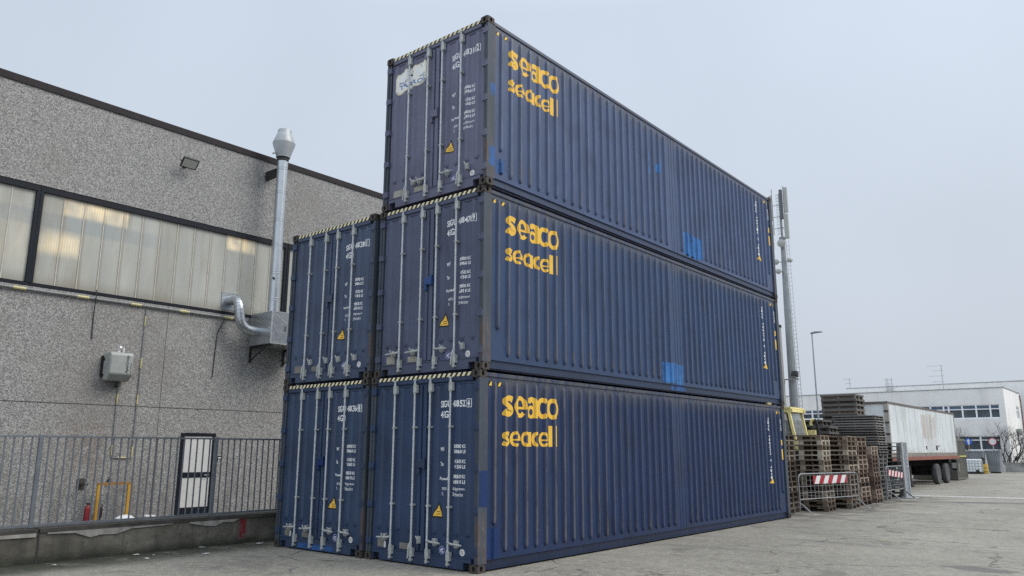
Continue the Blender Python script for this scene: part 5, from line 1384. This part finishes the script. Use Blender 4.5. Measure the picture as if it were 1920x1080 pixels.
def bare(name, loc, h, stems, seed, label, spread=.55, levels=5, r0=.06, cat='tree'):
    r = random.Random(seed); o = empty(name, loc); tag(o, label, cat)
    tk, cr = MB(), MB()
    bark = cached('bark', lambda: simple('grey_bark', (.062,.057,.055), .9, 0, .3, 12))
    def grow(p, d, l, rad, lv):
        q = p; pts = [p]; rs = [rad]
        for k in range(3):
            d = (d + Vector((r.uniform(-1,1), r.uniform(-1,1), r.uniform(-.3,.7)))*.16).normalized(); q = q + d*l/3; pts.append(q); rs.append(rad*(1-.13*(k+1)))
        (tk if lv >= levels-1 else cr).tube(pts, rs, 6 if lv > 2 else 4, False)
        if lv == 0: return
        for k in range(r.choice((2,3,3)) if lv > 1 else 3):
            a = r.uniform(0, 2*PI); side_ = d.cross(Vector((math.cos(a), math.sin(a), .3))).normalized()
            nd = (d + side_*r.uniform(.45,.95)*spread*1.5 + Vector((0,0,.18))).normalized()
            grow(pts[r.choice((2,3,3))], nd, l*r.uniform(.6,.85), rad*.55, lv-1)
    for k in range(stems):
        a = 2*PI*k/max(1,stems)+r.uniform(-.4,.4)
        grow(Vector((.08*math.cos(a),.08*math.sin(a),0)), Vector((spread*math.cos(a)*.7, spread*math.sin(a)*.7, 1)).normalized() if stems > 1 else Vector((0,0,1)), h*.30, r0, levels)
    tk.build('trunk', bark, o); cr.build('crown', bark, o)
bare('bare_tree', (-2.25,68.9,0), 4.6, 4, 3, 'leafless many-stemmed tree in front of the right end of the white office', .6, 5, .075)
bare('bare_tree', (-5.9,67.5,0), 4.6, 3, 8, 'leafless tree just right of the trailer tail before the white office', .62, 5, .06)
bare('bare_shrub', (-2.5,68.9,.3), 1.9, 5, 11, 'tangled leafless shrub behind the low stained wall under the bare tree', .9, 5, .035, 'shrub')
bare('bare_shrub', (-1.2,69.1,.3), 1.7, 5, 14, 'leafless shrub at the right edge behind the low stained wall', .9, 5, .035, 'shrub')
cam = bpy.data.cameras.new('camera'); co = bpy.data.objects.new('camera', cam); COL.objects.link(co)
cam.sensor_width = 36; cam.lens = 1449.78/1920*36; cam.clip_end = 1000; cam.clip_start = .1
yaw, pitch, roll = .6902, .2059, .0025
f = Vector((-math.sin(yaw)*math.cos(pitch), math.cos(yaw)*math.cos(pitch), math.sin(pitch)))
r = Vector((math.cos(yaw), math.sin(yaw), 0)); u = r.cross(f)
r2 = r*math.cos(roll) + u*math.sin(roll); u2 = u*math.cos(roll) - r*math.sin(roll)
co.matrix_world = Matrix(((r2.x,u2.x,-f.x,7.6834),(r2.y,u2.y,-f.y,-8.5497),(r2.z,u2.z,-f.z,1.7227),(0,0,0,1)))
scene.camera = co

# ------------------------------------------------------------------ light
w = bpy.data.worlds.new('World'); scene.world = w; w.use_nodes = True
nt = w.node_tree; bg = nt.nodes['Background']
sky = nt.nodes.new('ShaderNodeTexSky'); sky.sky_type = 'NISHITA'; sky.sun_disc = False
SUN_EL, SUN_AZ = R(46), R(60)
sky.sun_elevation = SUN_EL; sky.sun_rotation = SUN_AZ; sky.air_density = 1.5; sky.dust_density = 6
tc = nt.nodes.new('ShaderNodeTexCoord'); sp = nt.nodes.new('ShaderNodeSeparateXYZ'); nt.links.new(tc.outputs['Generated'], sp.inputs[0])
rp = nt.nodes.new('ShaderNodeValToRGB'); e = rp.color_ramp.elements
e[0].position = .0; e[0].color = (.49,.535,.60,1)
e[1].position = .52; e[1].color = (.545,.615,.715,1)
e2 = e.new(1.0); e2.color = (1.15,1.24,1.36,1)
nt.links.new(sp.outputs['Z'], rp.inputs[0])
nz = nt.nodes.new('ShaderNodeTexNoise'); nz.inputs['Scale'].default_value = 1.6; nz.inputs['Detail'].default_value = 3
nt.links.new(tc.outputs['Generated'], nz.inputs['Vector'])
mr = nt.nodes.new('ShaderNodeMapRange'); mr.inputs[1].default_value = .3; mr.inputs[2].default_value = .7; mr.inputs[3].default_value = .92; mr.inputs[4].default_value = 1.07
nt.links.new(nz.outputs['Fac'], mr.inputs[0])
cl = nt.nodes.new('ShaderNodeVectorMath'); cl.operation = 'SCALE'
nt.links.new(rp.outputs[0], cl.inputs[0]); nt.links.new(mr.outputs[0], cl.inputs['Scale'])
c10 = nt.nodes.new('ShaderNodeVectorMath'); c10.operation = 'SCALE'; c10.inputs['Scale'].default_value = 10
nt.links.new(cl.outputs[0], c10.inputs[0])
mx = nt.nodes.new('ShaderNodeMix'); mx.data_type = 'RGBA'; mx.inputs[0].default_value = .93
nt.links.new(sky.outputs[0], mx.inputs[6]); nt.links.new(c10.outputs[0], mx.inputs[7])
mb_ = nt.nodes.new('ShaderNodeMapRange'); mb_.interpolation_type = 'SMOOTHSTEP'
mb_.inputs[1].default_value = .15; mb_.inputs[2].default_value = -.9; mb_.inputs[3].default_value = 1.0; mb_.inputs[4].default_value = 1.4
nt.links.new(sp.outputs['Y'], mb_.inputs[0])
bk = nt.nodes.new('ShaderNodeVectorMath'); bk.operation = 'SCALE'     # sky scaled up behind the camera as added fill for the door ends
nt.links.new(mx.outputs[2], bk.inputs[0]); nt.links.new(mb_.outputs[0], bk.inputs['Scale'])
nt.links.new(bk.outputs[0], bg.inputs['Color']); bg.inputs['Strength'].default_value = .1
sl = bpy.data.lights.new('sun', 'SUN'); sl.energy = 1.75; sl.angle = R(32); sl.color = (1,.96,.9)
so = bpy.data.objects.new('sun', sl); COL.objects.link(so)
D = Vector((math.sin(SUN_AZ)*math.cos(SUN_EL), math.cos(SUN_AZ)*math.cos(SUN_EL), math.sin(SUN_EL)))
so.rotation_euler = D.to_track_quat('Z', 'Y').to_euler()
scene.view_settings.view_transform = 'Standard'; scene.view_settings.look = 'None'
scene.view_settings.exposure = .28; scene.view_settings.gamma = 1
scene.render.engine = 'CYCLES'
scene.cycles.use_denoising = False

scene.cycles.volume_bounces = 2
